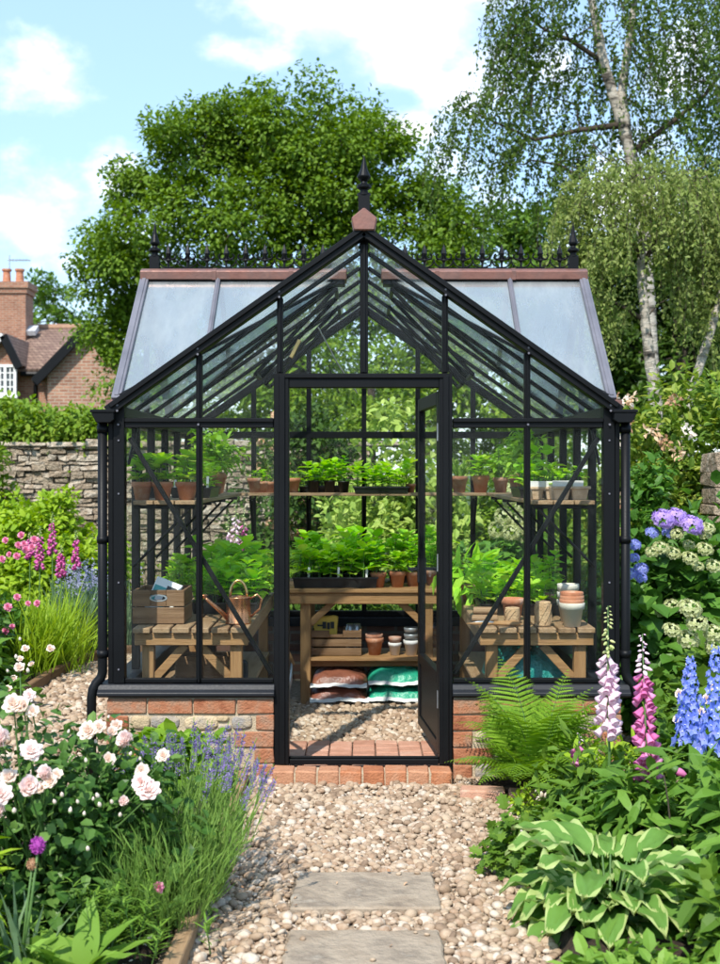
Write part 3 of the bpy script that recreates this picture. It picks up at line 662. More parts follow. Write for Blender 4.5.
# --- cross roof (wings): ridge along x
RY, RZ = .85, 2.700
def wz(y): return EZ+.02+(RY-abs(y-RY))*(RZ-EZ-.02)/RY
WX = 1.262
def vx(y):       # where the wing plane meets the main roof plane
    return W-(wz(y)-EZ-.03)/SL
for s in (-1, 1):
    for f in (1, -1):                                    # front and back slope
        yy = lambda y: y if f == 1 else 2*RY-y
        xs = [WX-.02, .838]
        n = np.array((0,-f*(RZ-EZ)/RY,1)); n = n/np.linalg.norm(n)*.005
        v = lambda x: min(RY, max(0, (rz(x)+.03-EZ-.02)*RY/(RZ-EZ-.02)))     # y at which plane clears the main roof at |x|
        pl = lambda x, y: (s*x, yy(y), wz(y))
        a = [pl(1.25, v(1.25)), pl(.852, v(.852)), pl(.852, RY-.01), pl(1.25, RY-.01)]
        pane(a, n, 'wingglass')
        b = [pl(.824, v(.824)), pl(.13, RY-.012), pl(.824, RY-.01)]
        pane(b, n, 'wingglass')
        for x, w, nm in ((1.262,.05,'wing_edge_bar'), (.838,.026,'wing_glazing_bar')):
            mb = MB(); y0 = v(x) if x < 1.2 else 0.02
            mb.bar((s*x, yy(y0), wz(y0)+.008), (s*x, yy(RY-.02), wz(RY-.02)+.008), w, .036, (0,0,1)); mb.bar((s*x, yy(y0), wz(y0)+.032), (s*x, yy(RY-.02), wz(RY-.02)+.032), w*.45, .012, (0,0,1))
            P(nm, mb, M['greybar'])
        vb = MB(); vb.bar((s*1.25, yy(.03), rz(1.25)+.05), (s*.12, yy(RY-.01), RZ-.02), .03, .02, (0,0,1)); P('valley_bar', vb)
    # end gable
    pane([(s*1.262,.06,EZ+.03),(s*1.262,2*RY-.06,EZ+.03),(s*1.262,RY,RZ-.03)], (s*.004,0,0))
    P('end_gable_post', MB().box(*sorted((s*1.275,s*1.245)), RY-.015, RY+.015, EZ+.015, RZ-.02))
    # copper ridge, cresting, finial
    rp = MB(); a, b = sorted((s*1.285, s*.10)); rp.prism([(a,RY-.07,RZ-.035),(a,RY-.075,RZ+.012),(a,RY-.035,RZ+.032),(a,RY+.035,RZ+.032),(a,RY+.075,RZ+.012),(a,RY+.07,RZ-.035)], (b-a,0,0)); P('ridge_capping', rp, M['copper'])
    for jx in (.42, .86): jm = MB(); jm.prism([(s*jx-.012,RY-.073,RZ-.038),(s*jx-.012,RY-.078,RZ+.013),(s*jx-.012,RY-.036,RZ+.035),(s*jx-.012,RY+.036,RZ+.035),(s*jx-.012,RY+.078,RZ+.013),(s*jx-.012,RY+.073,RZ-.038)], (.024,0,0)); P('ridge_joint', jm, M['copper'], bevel=.001)
    P('ridge_underside', MB().box(a+.01, b-.01, RY-.055, RY+.055, RZ-.062, RZ-.036))
    cr = MB(); per = .112; n = 9
    cr.box(*sorted((s*1.19, s*(1.19-per*n))), RY-.005, RY+.005, RZ+.033, RZ+.043)
    for k in range(n):
        cx = s*(1.19-per*(k+.5)); bz = RZ+.043
        for sd in (-1, 1):       # scrolls sweeping up to the neighbouring motif
            th = np.linspace(-PI/2, PI*.02, 8); q = [(cx+sd*(.056-.050*1)+sd*.050*math.cos(t)*1.0, RY, bz+.047+.045*math.sin(t)) for t in th]; cr.tube(q, .0042, 5)
            th = np.linspace(-PI/2, PI*.85, 8); q = [(cx+sd*(.008+.020*(1+math.sin(t))*.9), RY, bz+.066-.017*math.cos(t)) for t in th]; cr.tube(q, [.006]*4+[.0055,.005,.0045,.004], 5)
        cr.lathe([(.006,0),(.007,.03),(.014,.042),(.007,.052),(.008,.06),(.017,.082),(.012,.104),(.004,.128),(.0,.140)], (cx, RY, bz), 6)
        cr.bar((cx-.024,RY,bz+.047), (cx+.024,RY,bz+.047), .010, .008)
    P('cresting', cr, bevel=0)
    fn = MB(); fx = s*1.212; fn.box(fx-.027, fx+.027, RY-.027, RY+.027, RZ+.03, RZ+.105)
    fn.lathe([(.030,.105),(.030,.112),(.018,.118),(.018,.128),(.034,.140),(.034,.150),(.017,.160),(.015,.168),(.026,.182),(.027,.190),(.014,.235),(.006,.285),(.0,.31)], (fx,RY,RZ), 14); P('finial', fn, bevel=0, smooth=False)
# apex finial and copper cap
ap = MB(); ap.prism([(-.052,-.078,2.772),(.054,-.078,2.772),(.066,-.078,2.835),(.0,-.078,2.888),(-.064,-.078,2.835)], (0,.12,0)); P('apex_cap', ap, M['copper'], bevel=.006)
fn = MB(); fn.box(-.029, .029, -.06, -.002, 2.86, 2.955); fn.lathe([(.034,2.955),(.034,2.965),(.020,2.972),(.020,2.982),(.036,2.994),(.037,3.006),(.018,3.016),(.016,3.024),(.026,3.036),(.034,3.046),(.035,3.052),(.018,3.088),(.009,3.125),(.0,3.165)], (0,-.031,0), 16); P('finial', fn, bevel=0)
# --- bolt heads at the joints
bm_ = MB()
for sx in (-1, 1):
    for x in (1.243, .838 if sx < 0 else .83, .427 if sx < 0 else .412):
        for dz in (-.02, .02): bm_.tube([(sx*x, -.045, rz(x)-.02+dz*.7), (sx*x, -.052, rz(x)-.02+dz*.7)], .006, 6)
        if x > .5: bm_.tube([(sx*x, -.026, 1.80), (sx*x, -.017, 1.80)], .006, 6)
    for z in (.56, 1.0, 1.45, 1.72): bm_.tube([(sx*1.243, -.018, z), (sx*1.243, -.010, z)], .005, 6)
P('bolts', bm_, M['greybar'], bevel=0)
# --- diagonal braces behind the front panes
P('brace', MB().bar((-1.20,.055,1.735), (-.475,.055,.53), .03, .022)); P('brace', MB().bar((1.20,.055,1.735), (.465,.055,.53), .03, .022))
for s in (-1, 1): P('eaves_bracket', MB().bar((s*1.21,.075,1.60), (s*1.21,.33,1.82), .014, .014)); 
# --- gutters and downpipes
for s in (-1, 1):
    gm = MB(); q = [(s*1.256,1.868),(s*1.368,1.868),(s*1.368,1.850),(s*1.345,1.808),(s*1.275,1.808),(s*1.256,1.822)]
    gm.prism([(x,-.07,z) for x, z in q], (0,L+.12,0)); gm.box(*sorted((s*1.375,s*1.25)), -.076, -.06, 1.858, 1.874); P('gutter', gm)
    dp = MB(); px = s*1.3275; py = .0
    pts = [(px,py,1.81),(px,py,.60),(px,py,.545),(px+s*.008,py-.003,.515),(px+s*.03,py-.012,.49),(px+s*.045,py-.02,.46),(px+s*.05,py-.025,.42),(px+s*.05,py-.025,.03)]
    dp.tube(pts, .0245, 12)
    for z in (.62, 1.2, 1.76): dp.tube([(px,py,z),(px,py,z+.035)], .029, 12)
    P('downpipe', dp, smooth=True, bevel=0); P('eaves_corner', MB().box(*sorted((s*1.268,s*1.305)), -.03, .03, 1.875, 1.925), M['copper'])
# --- roof vents: opened frame, handle and stay
vt = MB(); vt.bar((-.36,.62,2.30), (-.41,.62,2.20), .016, .022); P('vent_handle', vt, M['brass'])
st = MB(); st.tube([(-.26,.7,2.38),(-.16,.85,2.20),(-.04,1.05,2.03)], .005, 5); P('vent_stay', st, M['tin'])
for s in (-1, 1):
    for y0 in (.74, 1.46):
        vf = MB(); x0, x1 = .16, .62
        pt = lambda x, y, d: (s*x, y, rz(x)-.04-d*(x-.1)*.35)
        for a, b in (((x0,y0,1),(x1,y0,1)), ((x0,y0+.32,1),(x1,y0+.32,1)), ((x0,y0,1),(x0,y0+.32,1)), ((x1,y0,1),(x1,y0+.32,1))): vf.bar(pt(*a), pt(*b), .022, .022)
        P('roof_vent', vf)
# --- door leaf, open inwards
DO = P('door', MB(), B) if False else None
hin = np.array((.379,.045,0)); ang = math.radians(84.6)
dm = MB(); w, dz0, dz1, th = .745, .115, 1.975, .036
def dl(mb, a, b, z0, z1, t0=0, t1=th):          # leaf box: a..b along its width
    bb = MB(); bb.box(-b, -a, t0, t1, z0, z1); V = bb.v[0]; c, s_ = math.cos(-ang), math.sin(-ang)
    V = np.stack([hin[0]+V[:,0]*c-V[:,1]*s_, hin[1]+V[:,0]*s_+V[:,1]*c, V[:,2]], 1); return mb.add(V, bb.f[0][0].tolist())
dl(dm, 0, .06, dz0, dz1); dl(dm, w-.06, w, dz0, dz1); dl(dm, .061, w-.061, dz1-.07, dz1); dl(dm, .061, w-.061, dz0, dz0+.06); dl(dm, .061, w-.061, .47, .53); dl(dm, .061, w-.061, dz0+.061, .469, .008, .026)
DOOR = P('door', dm)
part('glass', dl(MB(), .062, w-.062, .532, dz1-.072, .014, .018), DOOR, M['glass'])
hm = MB()
for t0 in (-.05, th+.005): dl(hm, w-.045, w-.030, 1.0, 1.015, *sorted((t0, t0+.045))); dl(hm, w-.15, w-.03, 1.0, 1.016, *(( -.062, -.049) if t0 < 0 else (th+.049, th+.062)))
dl(hm, w-.055, w-.02, .93, 1.07, -.006, 0); dl(hm, w-.055, w-.02, .93, 1.07, th, th+.006); part('handle', hm, DOOR, M['sillblack'])
for z in (.35, 1.05, 1.72): part('hinge', MB().tube([(.383,.058,z),(.383,.058,z+.09)], .009, 8), DOOR, M['tin'])
# --- interior shelves on brackets
SZ = 1.41
for s in (-1, 1):
    sh = MB(); a, b = sorted((s*1.215, s*.885))
    for k in range(3): x0 = a+(b-a)*k/3; sh.box(x0+.003, x0+(b-a)/3-.003, .20, 2.76 if True else 0, SZ-.022, SZ)
    P('shelf', sh, M['weay'], bevel=.003, label='weathered plank shelf along the side wall')
    br = MB()
    for y in (.23, .9, 1.6, 2.3): br.bar((s*1.215,y,SZ-.034), (s*.89,y,SZ-.034), .018, .02); br.bar((s*1.215,y,1.06), (s*.92,y,SZ-.046), .014, .02, (0,1,0))
    P('shelf_bracket', br)
sh = MB(); 
for k in range(2): sh.box(-.882, .882, 2.50+k*.125, 2.618+k*.13, SZ-.022, SZ)
P('shelf', sh, M['weax'], bevel=.003, label='weathered plank shelf along the back wall')
br = MB()
for x in (-.82, -.41, 0, .40, .81): br.bar((x,2.76,SZ-.034), (x,2.52,SZ-.034), .018, .02); br.bar((x,2.765,1.1), (x,2.54,SZ-.046), .014, .02, (1,0,0))
P('shelf_bracket', br)
# --- brick step
mb = MB(); xs = np.linspace(-.457, .440, 9)
for a, b in zip(xs[:-1], xs[1:]):
    bb = MB(); bb.box(a+.004, b-.004, -.135, -.012, -.01, .074); mb.add(bb.v[0]+RNG.normal(0, .0022, (8,3)), bb.f[0][0].tolist())
st = single('door_step', mb, M['stepbrick'], 'orange brick step on edge below the greenhouse door', 'step', (0,-.07,0), bevel=.007)
part('mortar', MB().box(-.452, .436, -.128, -.012, -.01, .064), st, M['mortar'])
# ================================================================== benches
def leg_box(x, y, z1, w=.055): return MB().box(x-w/2, x+w/2, y-w/2, y+w/2, .0, z1)
def side_bench(s, label):
    x0, x1 = sorted((s*1.215, s*.60)); y0, y1 = .20, 2.0; zt = .745
    t = thing('potting_bench', label, 'bench', ((x0+x1)/2, 1.1, 0))
    mb = MB(); n = 6; w = (x1-x0)/n
    for k in range(n): mb.box(x0+k*w+.006, x0+(k+1)*w-.006, y0-.03+U(-.004,.004), y1, zt-.028, zt+U(-.001,.001))
    part('bench_top', mb, t, M['weay'], bevel=.004)
    part('apron', MB().box(x0+.01, x1-.01, y0, y0+.03, zt-.095, zt-.030), t, M['honx'], bevel=.003)
    part('apron', MB().box(x0+.01, x1-.01, y1-.04, y1-.01, zt-.095, zt-.030), t, M['honx'], bevel=.003)
    for x in (x0+.012, x1-.042): part('apron', MB().box(x, x+.03, y0+.032, y1-.042, zt-.095, zt-.030), t, M['weay'], bevel=.003)
    for x in (x0+.075, x1-.075):
        for y in (y0+.062, y1-.075): part('leg', leg_box(x, y, zt-.031, .062), t, M['honz'], bevel=.004)
    for a, b in ((x0+.10, x0+.27), (x1-.10, x1-.27)):
        part('brace', MB().bar((a, y0+.06, .46), (b, y0+.06, zt-.10), .03, .045, (0,0,1)), t, M['honx'], bevel=.003)
    part('shelf', MB().box(x0+.03, x1-.03, y0+.12, y1-.12, .34, .362), t, M['weay'], bevel=.003)
    return t
side_bench(-1, 'slatted wooden bench carrying the copper watering can and crate')
side_bench(1, 'slatted wooden bench carrying the twine and stacked pale pots')
bx0, bx1, by0, by1, bz = -.575, .585, 1.74, 2.52, .795
t = thing('potting_bench', 'pine potting bench with lower shelf facing the open door', 'bench', (0,2.1,0))
mb = MB()
for k in range(5): mb.box(bx0, bx1, by0-.02+k*.162, by0-.02+(k+1)*.162-.006, bz-.026, bz)
part('bench_top', mb, t, M['honx'], bevel=.004)
part('apron', MB().box(bx0+.01, bx1-.01, by0, by0+.028, bz-.10, bz-.028), t, M['honx'], bevel=.003)
for x in (-.385, .42):
    for y in (by0+.065, by1-.06): part('leg', leg_box(x, y, bz-.03, .068).box(x-.034,x+.034,y-.03,y+.03,-.01,.03), t, M['honz'], bevel=.004)
part('brace', MB().bar((-.355,by0+.06,.56), (-.20,by0+.06,bz-.09), .03, .045), t, M['honx'], bevel=.003)
part('brace', MB().bar((.39,by0+.06,.56), (.235,by0+.06,bz-.09), .03, .045), t, M['honx'], bevel=.003)
mb = MB()
for k in range(3): mb.box(-.35, .50, by0+.02+k*.15, by0+.02+k*.15+.143, .318, .340)
part('lower_shelf', mb, t, M['honx'], bevel=.003); part('shelf_rail', MB().box(-.42, .46, by0+.10, by0+.13, .27, .317), t, M['honx'], bevel=.003)

# ================================================================== pots, trays and seedlings
def stemleaves(mb, base, h, nl, lsize, T=OVW, lean=.12, stem=.0022, mi_leaf=0, mi_stem=1, top=3, spread=.8):
    """one seedling: stem with pairs of leaves and a tuft at the tip"""
    base = np.array(base, float); ln = RNG.normal(0, lean, 2)*h
    pts = [base+np.array((ln[0]*t*t, ln[1]*t*t, h*t)) for t in (0, .4, .75, 1)]
    mb.tube(pts, [stem*1.3, stem*1.1, stem, stem*.7], 4, mi_stem, False)
    a0 = U(0, 2*PI); pos, ax, sc = [], [], []
    for k in range(nl):
        t = .30+.62*k/max(1, nl-1); p = base+np.array((ln[0]*t*t, ln[1]*t*t, h*t)); a = a0+k*PI/2
        for d in (0, PI):
            aa = a+d+RNG.normal(0,.3); pos.append(p); ax.append((math.cos(aa)*spread, math.sin(aa)*spread, U(.05,.5))); sc.append(lsize*U(.7,1.15)*(1.05-.35*abs(t-.6)))
    for k in range(top):
        aa = a0+k*2*PI/top+.5; pos.append(pts[-1]); ax.append((math.cos(aa)*.6, math.sin(aa)*.6, U(.4,.9))); sc.append(lsize*U(.5,.8))
    ax = np.array(ax); mb.scatter(T, pos, frames(ax, np.array((0,0,1.))+ax*np.array((.0,.0,0))+rdir(len(ax))*.15), np.array(sc), mi_leaf)
MESH = {}
def cached(key, fn):
    if key not in MESH: MESH[key] = fn()
    return MESH[key]
def pot_mesh(kind):
    m = {'terra': 'terracotta', 'old': 'terradark', 'black': 'blackplastic', 'glaze': 'glaze', 'white': 'whitepot', 'tin': 'tin'}[kind]
    def f():
        mb = MB()
        if kind == 'black': pr = [(.0,0),(.036,0),(.048,.092),(.051,.092),(.051,.1),(.047,.1),(.045,.085),(.0,.085)]
        else: pr = [(.0,0),(.034,0),(.046,.072),(.052,.073),(.054,.098),(.052,.1),(.047,.1),(.045,.083),(.0,.083)]
        mb.lathe(pr, n=22); return mb.mesh('pot', M[m], True)
    return cached('pot_'+kind, f)
def smooth_by_angle(o):
    return o
def soil_mesh():
    def f():
        a = MB(); a.lathe([(.046,.0),(.03,.004),(.0,.006)], (0,0,.083), 14); return a.mesh('soil', M['potsoil'], True)
    return cached('soil', f)
def plant_mesh(kind, v):
    def f():
        mb = MB()
        if kind == 'seed':       # short broad leaved seedlings
            for i in range(7): a, r = U(0,2*PI), U(0,.036); stemleaves(mb, (r*math.cos(a), r*math.sin(a), .085), U(.05,.10), 2, .064, OVW)
        elif kind == 'lettuce':
            for i in range(9): a, r = U(0,2*PI), U(0,.036); stemleaves(mb, (r*math.cos(a), r*math.sin(a), .085), U(.06,.115), 2, .080, OVW, .2)
        elif kind == 'tall':
            for i in range(3): a, r = U(0,2*PI), U(0,.025); stemleaves(mb, (r*math.cos(a), r*math.sin(a), .085), U(.14,.22), 4, .078, OVW, .1, .003)
        elif kind == 'small':
            for i in range(4): a, r = U(0,2*PI), U(0,.03); stemleaves(mb, (r*math.cos(a), r*math.sin(a), .085), U(.03,.06), 1, .034, OV)
        elif kind == 'tomato':   # bushy plant
            for i in range(4):
                a, r = U(0,2*PI), U(.0,.03); top = np.array((U(-.09,.09), U(-.09,.09), U(.26,.40))); b = np.array((r*math.cos(a), r*math.sin(a), .085))
                q = [b, b*.5+top*.5+RNG.normal(0,.012,3), top]; mb.tube(q, [.004,.0035,.002], 5, 1, False)
                for k in range(11):
                    tt = U(.2,1); p = b+(top-b)*tt; d = rdir(1)[0]; d[2] = abs(d[2])*.4; d = nrm(d)*U(.05,.12); e = p+d-np.array((0,0,.012)); mb.tube([p, p+d*.6, e], .0014, 3, 1, False)
                    n = 7; pp = p+(e-p)*U(.35,1.05,n)[:, None]; ax = d/np.linalg.norm(d)+rdir(n)*.8-np.array((0,0,.25)); mb.scatter(OV, pp, frames(ax, np.array((0,0,1.))+rdir(n)*.3), U(.035,.062,n))
        elif kind == 'fine':     # feathery / grassy
            n = 60; p = np.stack([RNG.normal(0,.016,n), RNG.normal(0,.016,n), np.full(n,.085)], 1); ax = np.stack([RNG.normal(0,.35,n), RNG.normal(0,.35,n), np.ones(n)], 1); mb.scatter(T_blade(.05,.4), p, frames(ax, rdir(n)), U(.08,.16,n))
            stemleaves(mb, (0,0,.085), .08, 3, .03, OV)
        elif kind == 'trail':
            clump_leaves(mb, OVN, [(0,0,.12)], .10, 110, .07, (0,0,.05), 0, .6, .6, .7); clump_leaves(mb, OVN, [(0.03,-.03,.10)], .13, 50, .07, (0,0,.08), 0, .6, .6, 1.1)
        lm = {'seed':'l_seed','lettuce':'l_seed','tall':'l_basil','small':'l_seed','tomato':'l_tomato','fine':'l_herb','trail':'l_basil'}[kind]
        return mb.mesh('plant', [M[lm], M['greenstem']], True)
    return cached('pl_%s_%d' % (kind, v), f)
NP = [0]
def potted(label, loc, w, pot='terra', plant='seed', v=0, cat='potted plant', group=None, name='potted_plant', ps=1.0, h=None):
    """w = rim diameter in metres"""
    s = w/.108; t = thing(name, label, cat, loc, U(0, 6), group)
    o = link('pot', pot_mesh(pot), t); o.scale = (s, s, (h/.1 if h else s)); zs = o.scale[2]
    o = link('soil', soil_mesh(), t); o.scale = (s, s, zs)
    if plant:
        o = link('plant', plant_mesh(plant, v), t); o.scale = (s*ps,)*3; o.location = (0,0,.085*(zs-s*ps))
    return t
def emptypots(label, loc, w, kinds, group=None, step=.30, name='stacked_pot'):
    """a stack of nested pots: each pot is a thing"""
    s = w/.108; z = 0
    for i, (k, lab) in enumerate(zip(kinds, label)):
        o = link(name, pot_mesh(k), None, (loc[0]+U(-.002,.002), loc[1], loc[2]+z)); o.scale = (s*(1-.03*i),)*2+(s,); tagit(o, lab, 'pot', group); z += .1*s*step
def tray(label, loc, lx, ly, hz_=.06, plant='seed', n=40, hs=(.06,.11), ls=.05, T=OVW, lm='l_seed', rot=0, labels=0, nl=2, cat='seed tray', lean=.12, mat='blackplastic', group=None):
    t = thing('seedling_tray', label, cat, loc, rot, group)
    mb = MB(); a, b = lx/2, ly/2; d = .012
    Vo = [(-a+d,-b+d,0),(a-d,-b+d,0),(a-d,b-d,0),(-a+d,b-d,0),(-a,-b,hz_),(a,-b,hz_),(a,b,hz_),(-a,b,hz_),(-a+.008,-b+.008,hz_),(a-.008,-b+.008,hz_),(a-.008,b-.008,hz_),(-a+.008,b-.008,hz_),(-a+.016,-b+.016,hz_-.018),(a-.016,-b+.016,hz_-.018),(a-.016,b-.016,hz_-.018),(-a+.016,b-.016,hz_-.018)]
    fs = [(3,2,1,0)]+[(k+i, k+(i+1) % 4, k+4+(i+1) % 4, k+4+i) for k in (0,4,8) for i in range(4)]; mb.add(Vo, fs)
    for z, e in ((hz_-.004, .006),):   # rolled rim
        for p, q in (((-a-.004,-b-.002,z),(a+.004,-b-.002,z)),((-a-.004,b+.002,z),(a+.004,b+.002,z)),((-a-.002,-b,z),(-a-.002,b,z)),((a+.002,-b,z),(a+.002,b,z))): mb.bar(p, q, e, .01)
    part('tray', mb, t, M[mat], world=False)
    sm = MB(); X, Y = np.meshgrid(np.linspace(-a+.017,a-.017,18), np.linspace(-b+.017,b-.017,10)); sm.grid(X, Y, hz_-.014+RNG.normal(0,.004,X.shape)); part('soil', sm, t, M['potsoil'], True, world=False)
    pm = MB()
    nx = max(1, int(round(math.sqrt(n*lx/ly)))); n = n*.72; nx = max(1, int(round(math.sqrt(n*lx/ly)))); ny = max(1, int(round(n/nx)))
    for i in range(nx):
        for j in range(ny):
            x = -a+lx*(i+.5)/nx+RNG.normal(0,.008); y = -b+ly*(j+.5)/ny+RNG.normal(0,.008)
            k_ = U(.72,1.2)
            if RNG.random() > .07: stemleaves(pm, (x,y,hz_-.014), U(*hs)*k_, nl, ls*1.32*k_, T, lean)
    part('seedlings', pm, t, [M[lm], M['greenstem']], True, world=False)
    for k in range(labels):
        x = -a+lx*(k+.5)/labels+U(-.02,.02); b_ = MB(); b_.bar((x,-b+.03,hz_-.02),(x+.004,-b+.022,hz_+.065),.014,.0015,(0,1,0)); part('plant_label', b_, t, M['paperwhite'], world=False)
    return t
def PB(px, D): return PX(px, D), D-6.0

# --- left shelf (photo columns 130-250)
sg = 'seedlings in terracotta along the side shelf'
for i, (px, D, w) in enumerate([(141, 6.30, .115), (161.5, 6.30, .118), (186, 6.30, .125)]):
    x, y = PB(px, D); potted(['terracotta pot of green seedlings nearest the corner post on the shelf', 'terracotta pot of seedlings on the shelf, middle of the front three', 'terracotta pot of seedlings on the shelf just behind the glazing bar'][i], (x, y+.03, SZ), w, 'terra', 'lettuce', i, group=sg, ps=1.15, h=.098)
tray('black cell tray of seedlings with white plant labels on the side shelf', (-1.0, 1.02, SZ), .24, .42, .06, n=20, hs=(.08,.15), ls=.06, labels=3)
potted('tall bushy tomato plant in terracotta on the shelf above the crate side', (-1.02, 2.0, SZ), .16, 'terra', 'tomato', 0, ps=.85)
potted('bushy tomato plant in terracotta where the two shelves meet', (-1.06, 2.52, SZ), .15, 'terra', 'tomato', 1, ps=.8)
tray('black tray of leafy seedlings midway along the side shelf with the tomatoes', (-1.07, 1.55, SZ), .22, .40, .06, n=16, hs=(.10,.18), ls=.065, nl=3)
# --- back shelf
BD = 8.58
bl = [(255, .115, 'old', 'small', 'dark terracotta pot with a small seedling, first on the back shelf beside the tomato'), (263.5, .09, 'terra', 'seed', 'small terracotta pot of seedlings squeezed between two larger ones'), (270, .085, 'terra', 'small', 'smallest terracotta pot on the back shelf with a tiny seedling'),
      (281, .11, 'terra', 'seed', 'terracotta pot behind the door post on the back shelf'), (293, .115, 'terra', 'small', 'terracotta pot just inside the doorway on the back shelf'),
      (302, .05, 'black', 'small', 'tiny black plastic pot at the start of the seedling row'), (313.5, .095, 'black', 'seed', 'black plastic pot of seedlings next to the tiny black pot'), (329.5, .095, 'black', 'seed', 'black plastic pot of seedlings, middle of three alike'), (344, .09, 'black', 'tall', 'black plastic pot of seedlings touching the long black tray'),
      (459, .13, 'old', 'fine', 'terracotta pot with grassy leaves on the shelf beside the door'), (480.5, .135, 'terra', 'lettuce', 'terracotta pot of bushy leaves between the grassy pot and the tomato'), (501, .12, 'old', 'tomato', 'terracotta pot with a tall tomato plant at the shelf corner'), (411, .07, 'terra', 'small', 'little terracotta pot at the end of the long tray by the door edge')]
for i, (px, w, k, pl, lab) in enumerate(bl):
    x, y = PB(px, BD); potted(lab, (x, y+U(-.02,.02), SZ), w, k, pl, i % 3, ps=(1.0 if pl != 'tomato' else .75), group='pots along the back shelf')
x, y = PB(381, BD); tray('long black tray of bright green seedlings on the back shelf', (x, y, SZ), .40, .2, .045, n=32, hs=(.11,.19), ls=.07, nl=3)
x, y = PB(325, BD+.1); tray('black tray of seedlings behind the black pots on the back shelf', (x, y+.02, SZ), .34, .12, .05, n=18, hs=(.10,.20), ls=.07, nl=3)
# --- right shelf
tray('black tray of leafy young plants on the shelf behind the pulp packs', (1.01, .98, SZ), .24, .40, .06, n=22, hs=(.10,.2), ls=.07, nl=3, lm='l_basil')
potted('bushy tomato plant in a terracotta pot behind the pulp packs', (1.03, 1.55, SZ), .15, 'terra', 'tomato', 2, ps=.8)
potted('leafy plant in terracotta further back on the shelf over the twine bench', (1.05, 2.05, SZ), .14, 'old', 'tomato', 1, ps=.7)
def pulp(label, loc, lx, ly, h, rot):
    t = thing('pulp_pack', label, 'seed pack', loc, rot)
    mb = MB()
    for k in range(2):
        x0 = -lx/2+k*lx/2
        a, b = x0+.002, x0+lx/2-.002; V = [(a+.012,-ly/2+.012,0),(b-.012,-ly/2+.012,0),(b-.012,ly/2-.012,0),(a+.012,ly/2-.012,0),(a,-ly/2,h),(b,-ly/2,h),(b,ly/2,h),(a,ly/2,h),(a+.008,-ly/2+.008,h),(b-.008,-ly/2+.008,h),(b-.008,ly/2-.008,h),(a+.008,ly/2-.008,h),(a+.014,-ly/2+.014,h*.7),(b-.014,-ly/2+.014,h*.7),(b-.014,ly/2-.014,h*.7),(a+.014,ly/2-.014,h*.7)]
        mb.add(V, [(3,2,1,0)]+[(k2+i, k2+(i+1) % 4, k2+4+(i+1) % 4, k2+4+i) for k2 in (0,4,8) for i in range(4)])
    mb.box(-lx/2-.006, lx/2+.006, -ly/2-.005, -ly/2+.004, h-.014, h+.002)
    part('pack', mb, t, M['pulp'], bevel=.003, world=False)
    part('soil', MB().box(-lx/2+.01, lx/2-.01, -ly/2+.016, ly/2-.016, h*.68, h*.78), t, M['potsoil'], world=False)
    for x, w in ((-lx*.27, .09), (lx*.20, .055)): part('plant_label', MB().bar((x,-ly/2+.014,h*.7),(x,-ly/2+.004,h+.032),w,.002,(0,1,0)), t, M['paperwhite'], world=False)
    pm = MB()
    for k in range(12): stemleaves(pm, (U(-lx*.44,lx*.44), U(-ly*.25,ly*.4), h*.78), U(.06,.13), 2, .05, OVW)
    part('seedlings', pm, t, [M['l_seed'], M['greenstem']], True, world=False)
pulp('brown pulp seed pack with two white labels at the corner of the shelf', (1.10, .38, SZ), .20, .17, .072, .04)
pulp('brown pulp seed pack further from the corner on the same shelf', (.985, .50, SZ), .15, .16, .068, -.05)
# --- back bench
tray('wide black tray of tall leafy seedlings on the bench facing the door', (-.19, 1.90, bz), .56, .26, .072, n=46, hs=(.10,.20), ls=.085, nl=2, labels=3)
tray('black tray of basil behind the wide tray on the back bench', (-.16, 2.2, bz), .6, .26, .07, n=42, hs=(.15,.26), ls=.09, nl=4, lm='l_basil')
tray('black tray of tall young plants behind the three terracotta pots', (.36, 2.24, bz), .38, .26, .07, n=26, hs=(.18,.30), ls=.085, nl=4, lm='l_basil')
for i, (px, D, w, pl) in enumerate([(378.5, 7.84, .108, 'tall'), (397.5, 7.86, .115, 'lettuce'), (413, 7.92, .105, 'tall')]):
    x, y = PB(px, D); potted(['terracotta pot of young plants right beside the wide black tray', 'largest of the terracotta pots on the back bench, with drooping seedlings', 'terracotta pot on the back bench next to the open door edge'][i], (x, y, bz), w, 'terra', pl, i, group='pots on the back bench', ps=1.05)
x, y = PB(432, 8.0); potted('terracotta pot on the back bench seen through the door glass', (x, y, bz), .11, 'old', 'tall', 1, group='pots on the back bench')
# --- left bench
bt = .747
tray('big black tray of basil behind the copper watering can', (-.80, 1.02, bt), .38, .52, .065, n=54, hs=(.10,.22), ls=.085, nl=3, lm='l_basil')
tray('black tray of basil at the far end of the watering can bench', (-.84, 1.60, bt), .44, .52, .065, n=60, hs=(.16,.28), ls=.09, nl=3, lm='l_basil')
potted('ferny green plant in a terracotta pot behind the wooden crate', (-1.04, .72, bt), .13, 'terra', 'tomato', 2, ps=.52)
potted('small terracotta pot with lettuce leaves behind the crate by the glass', (-1.13, 1.15, bt), .13, 'terra', 'lettuce', 2, ps=1.3)
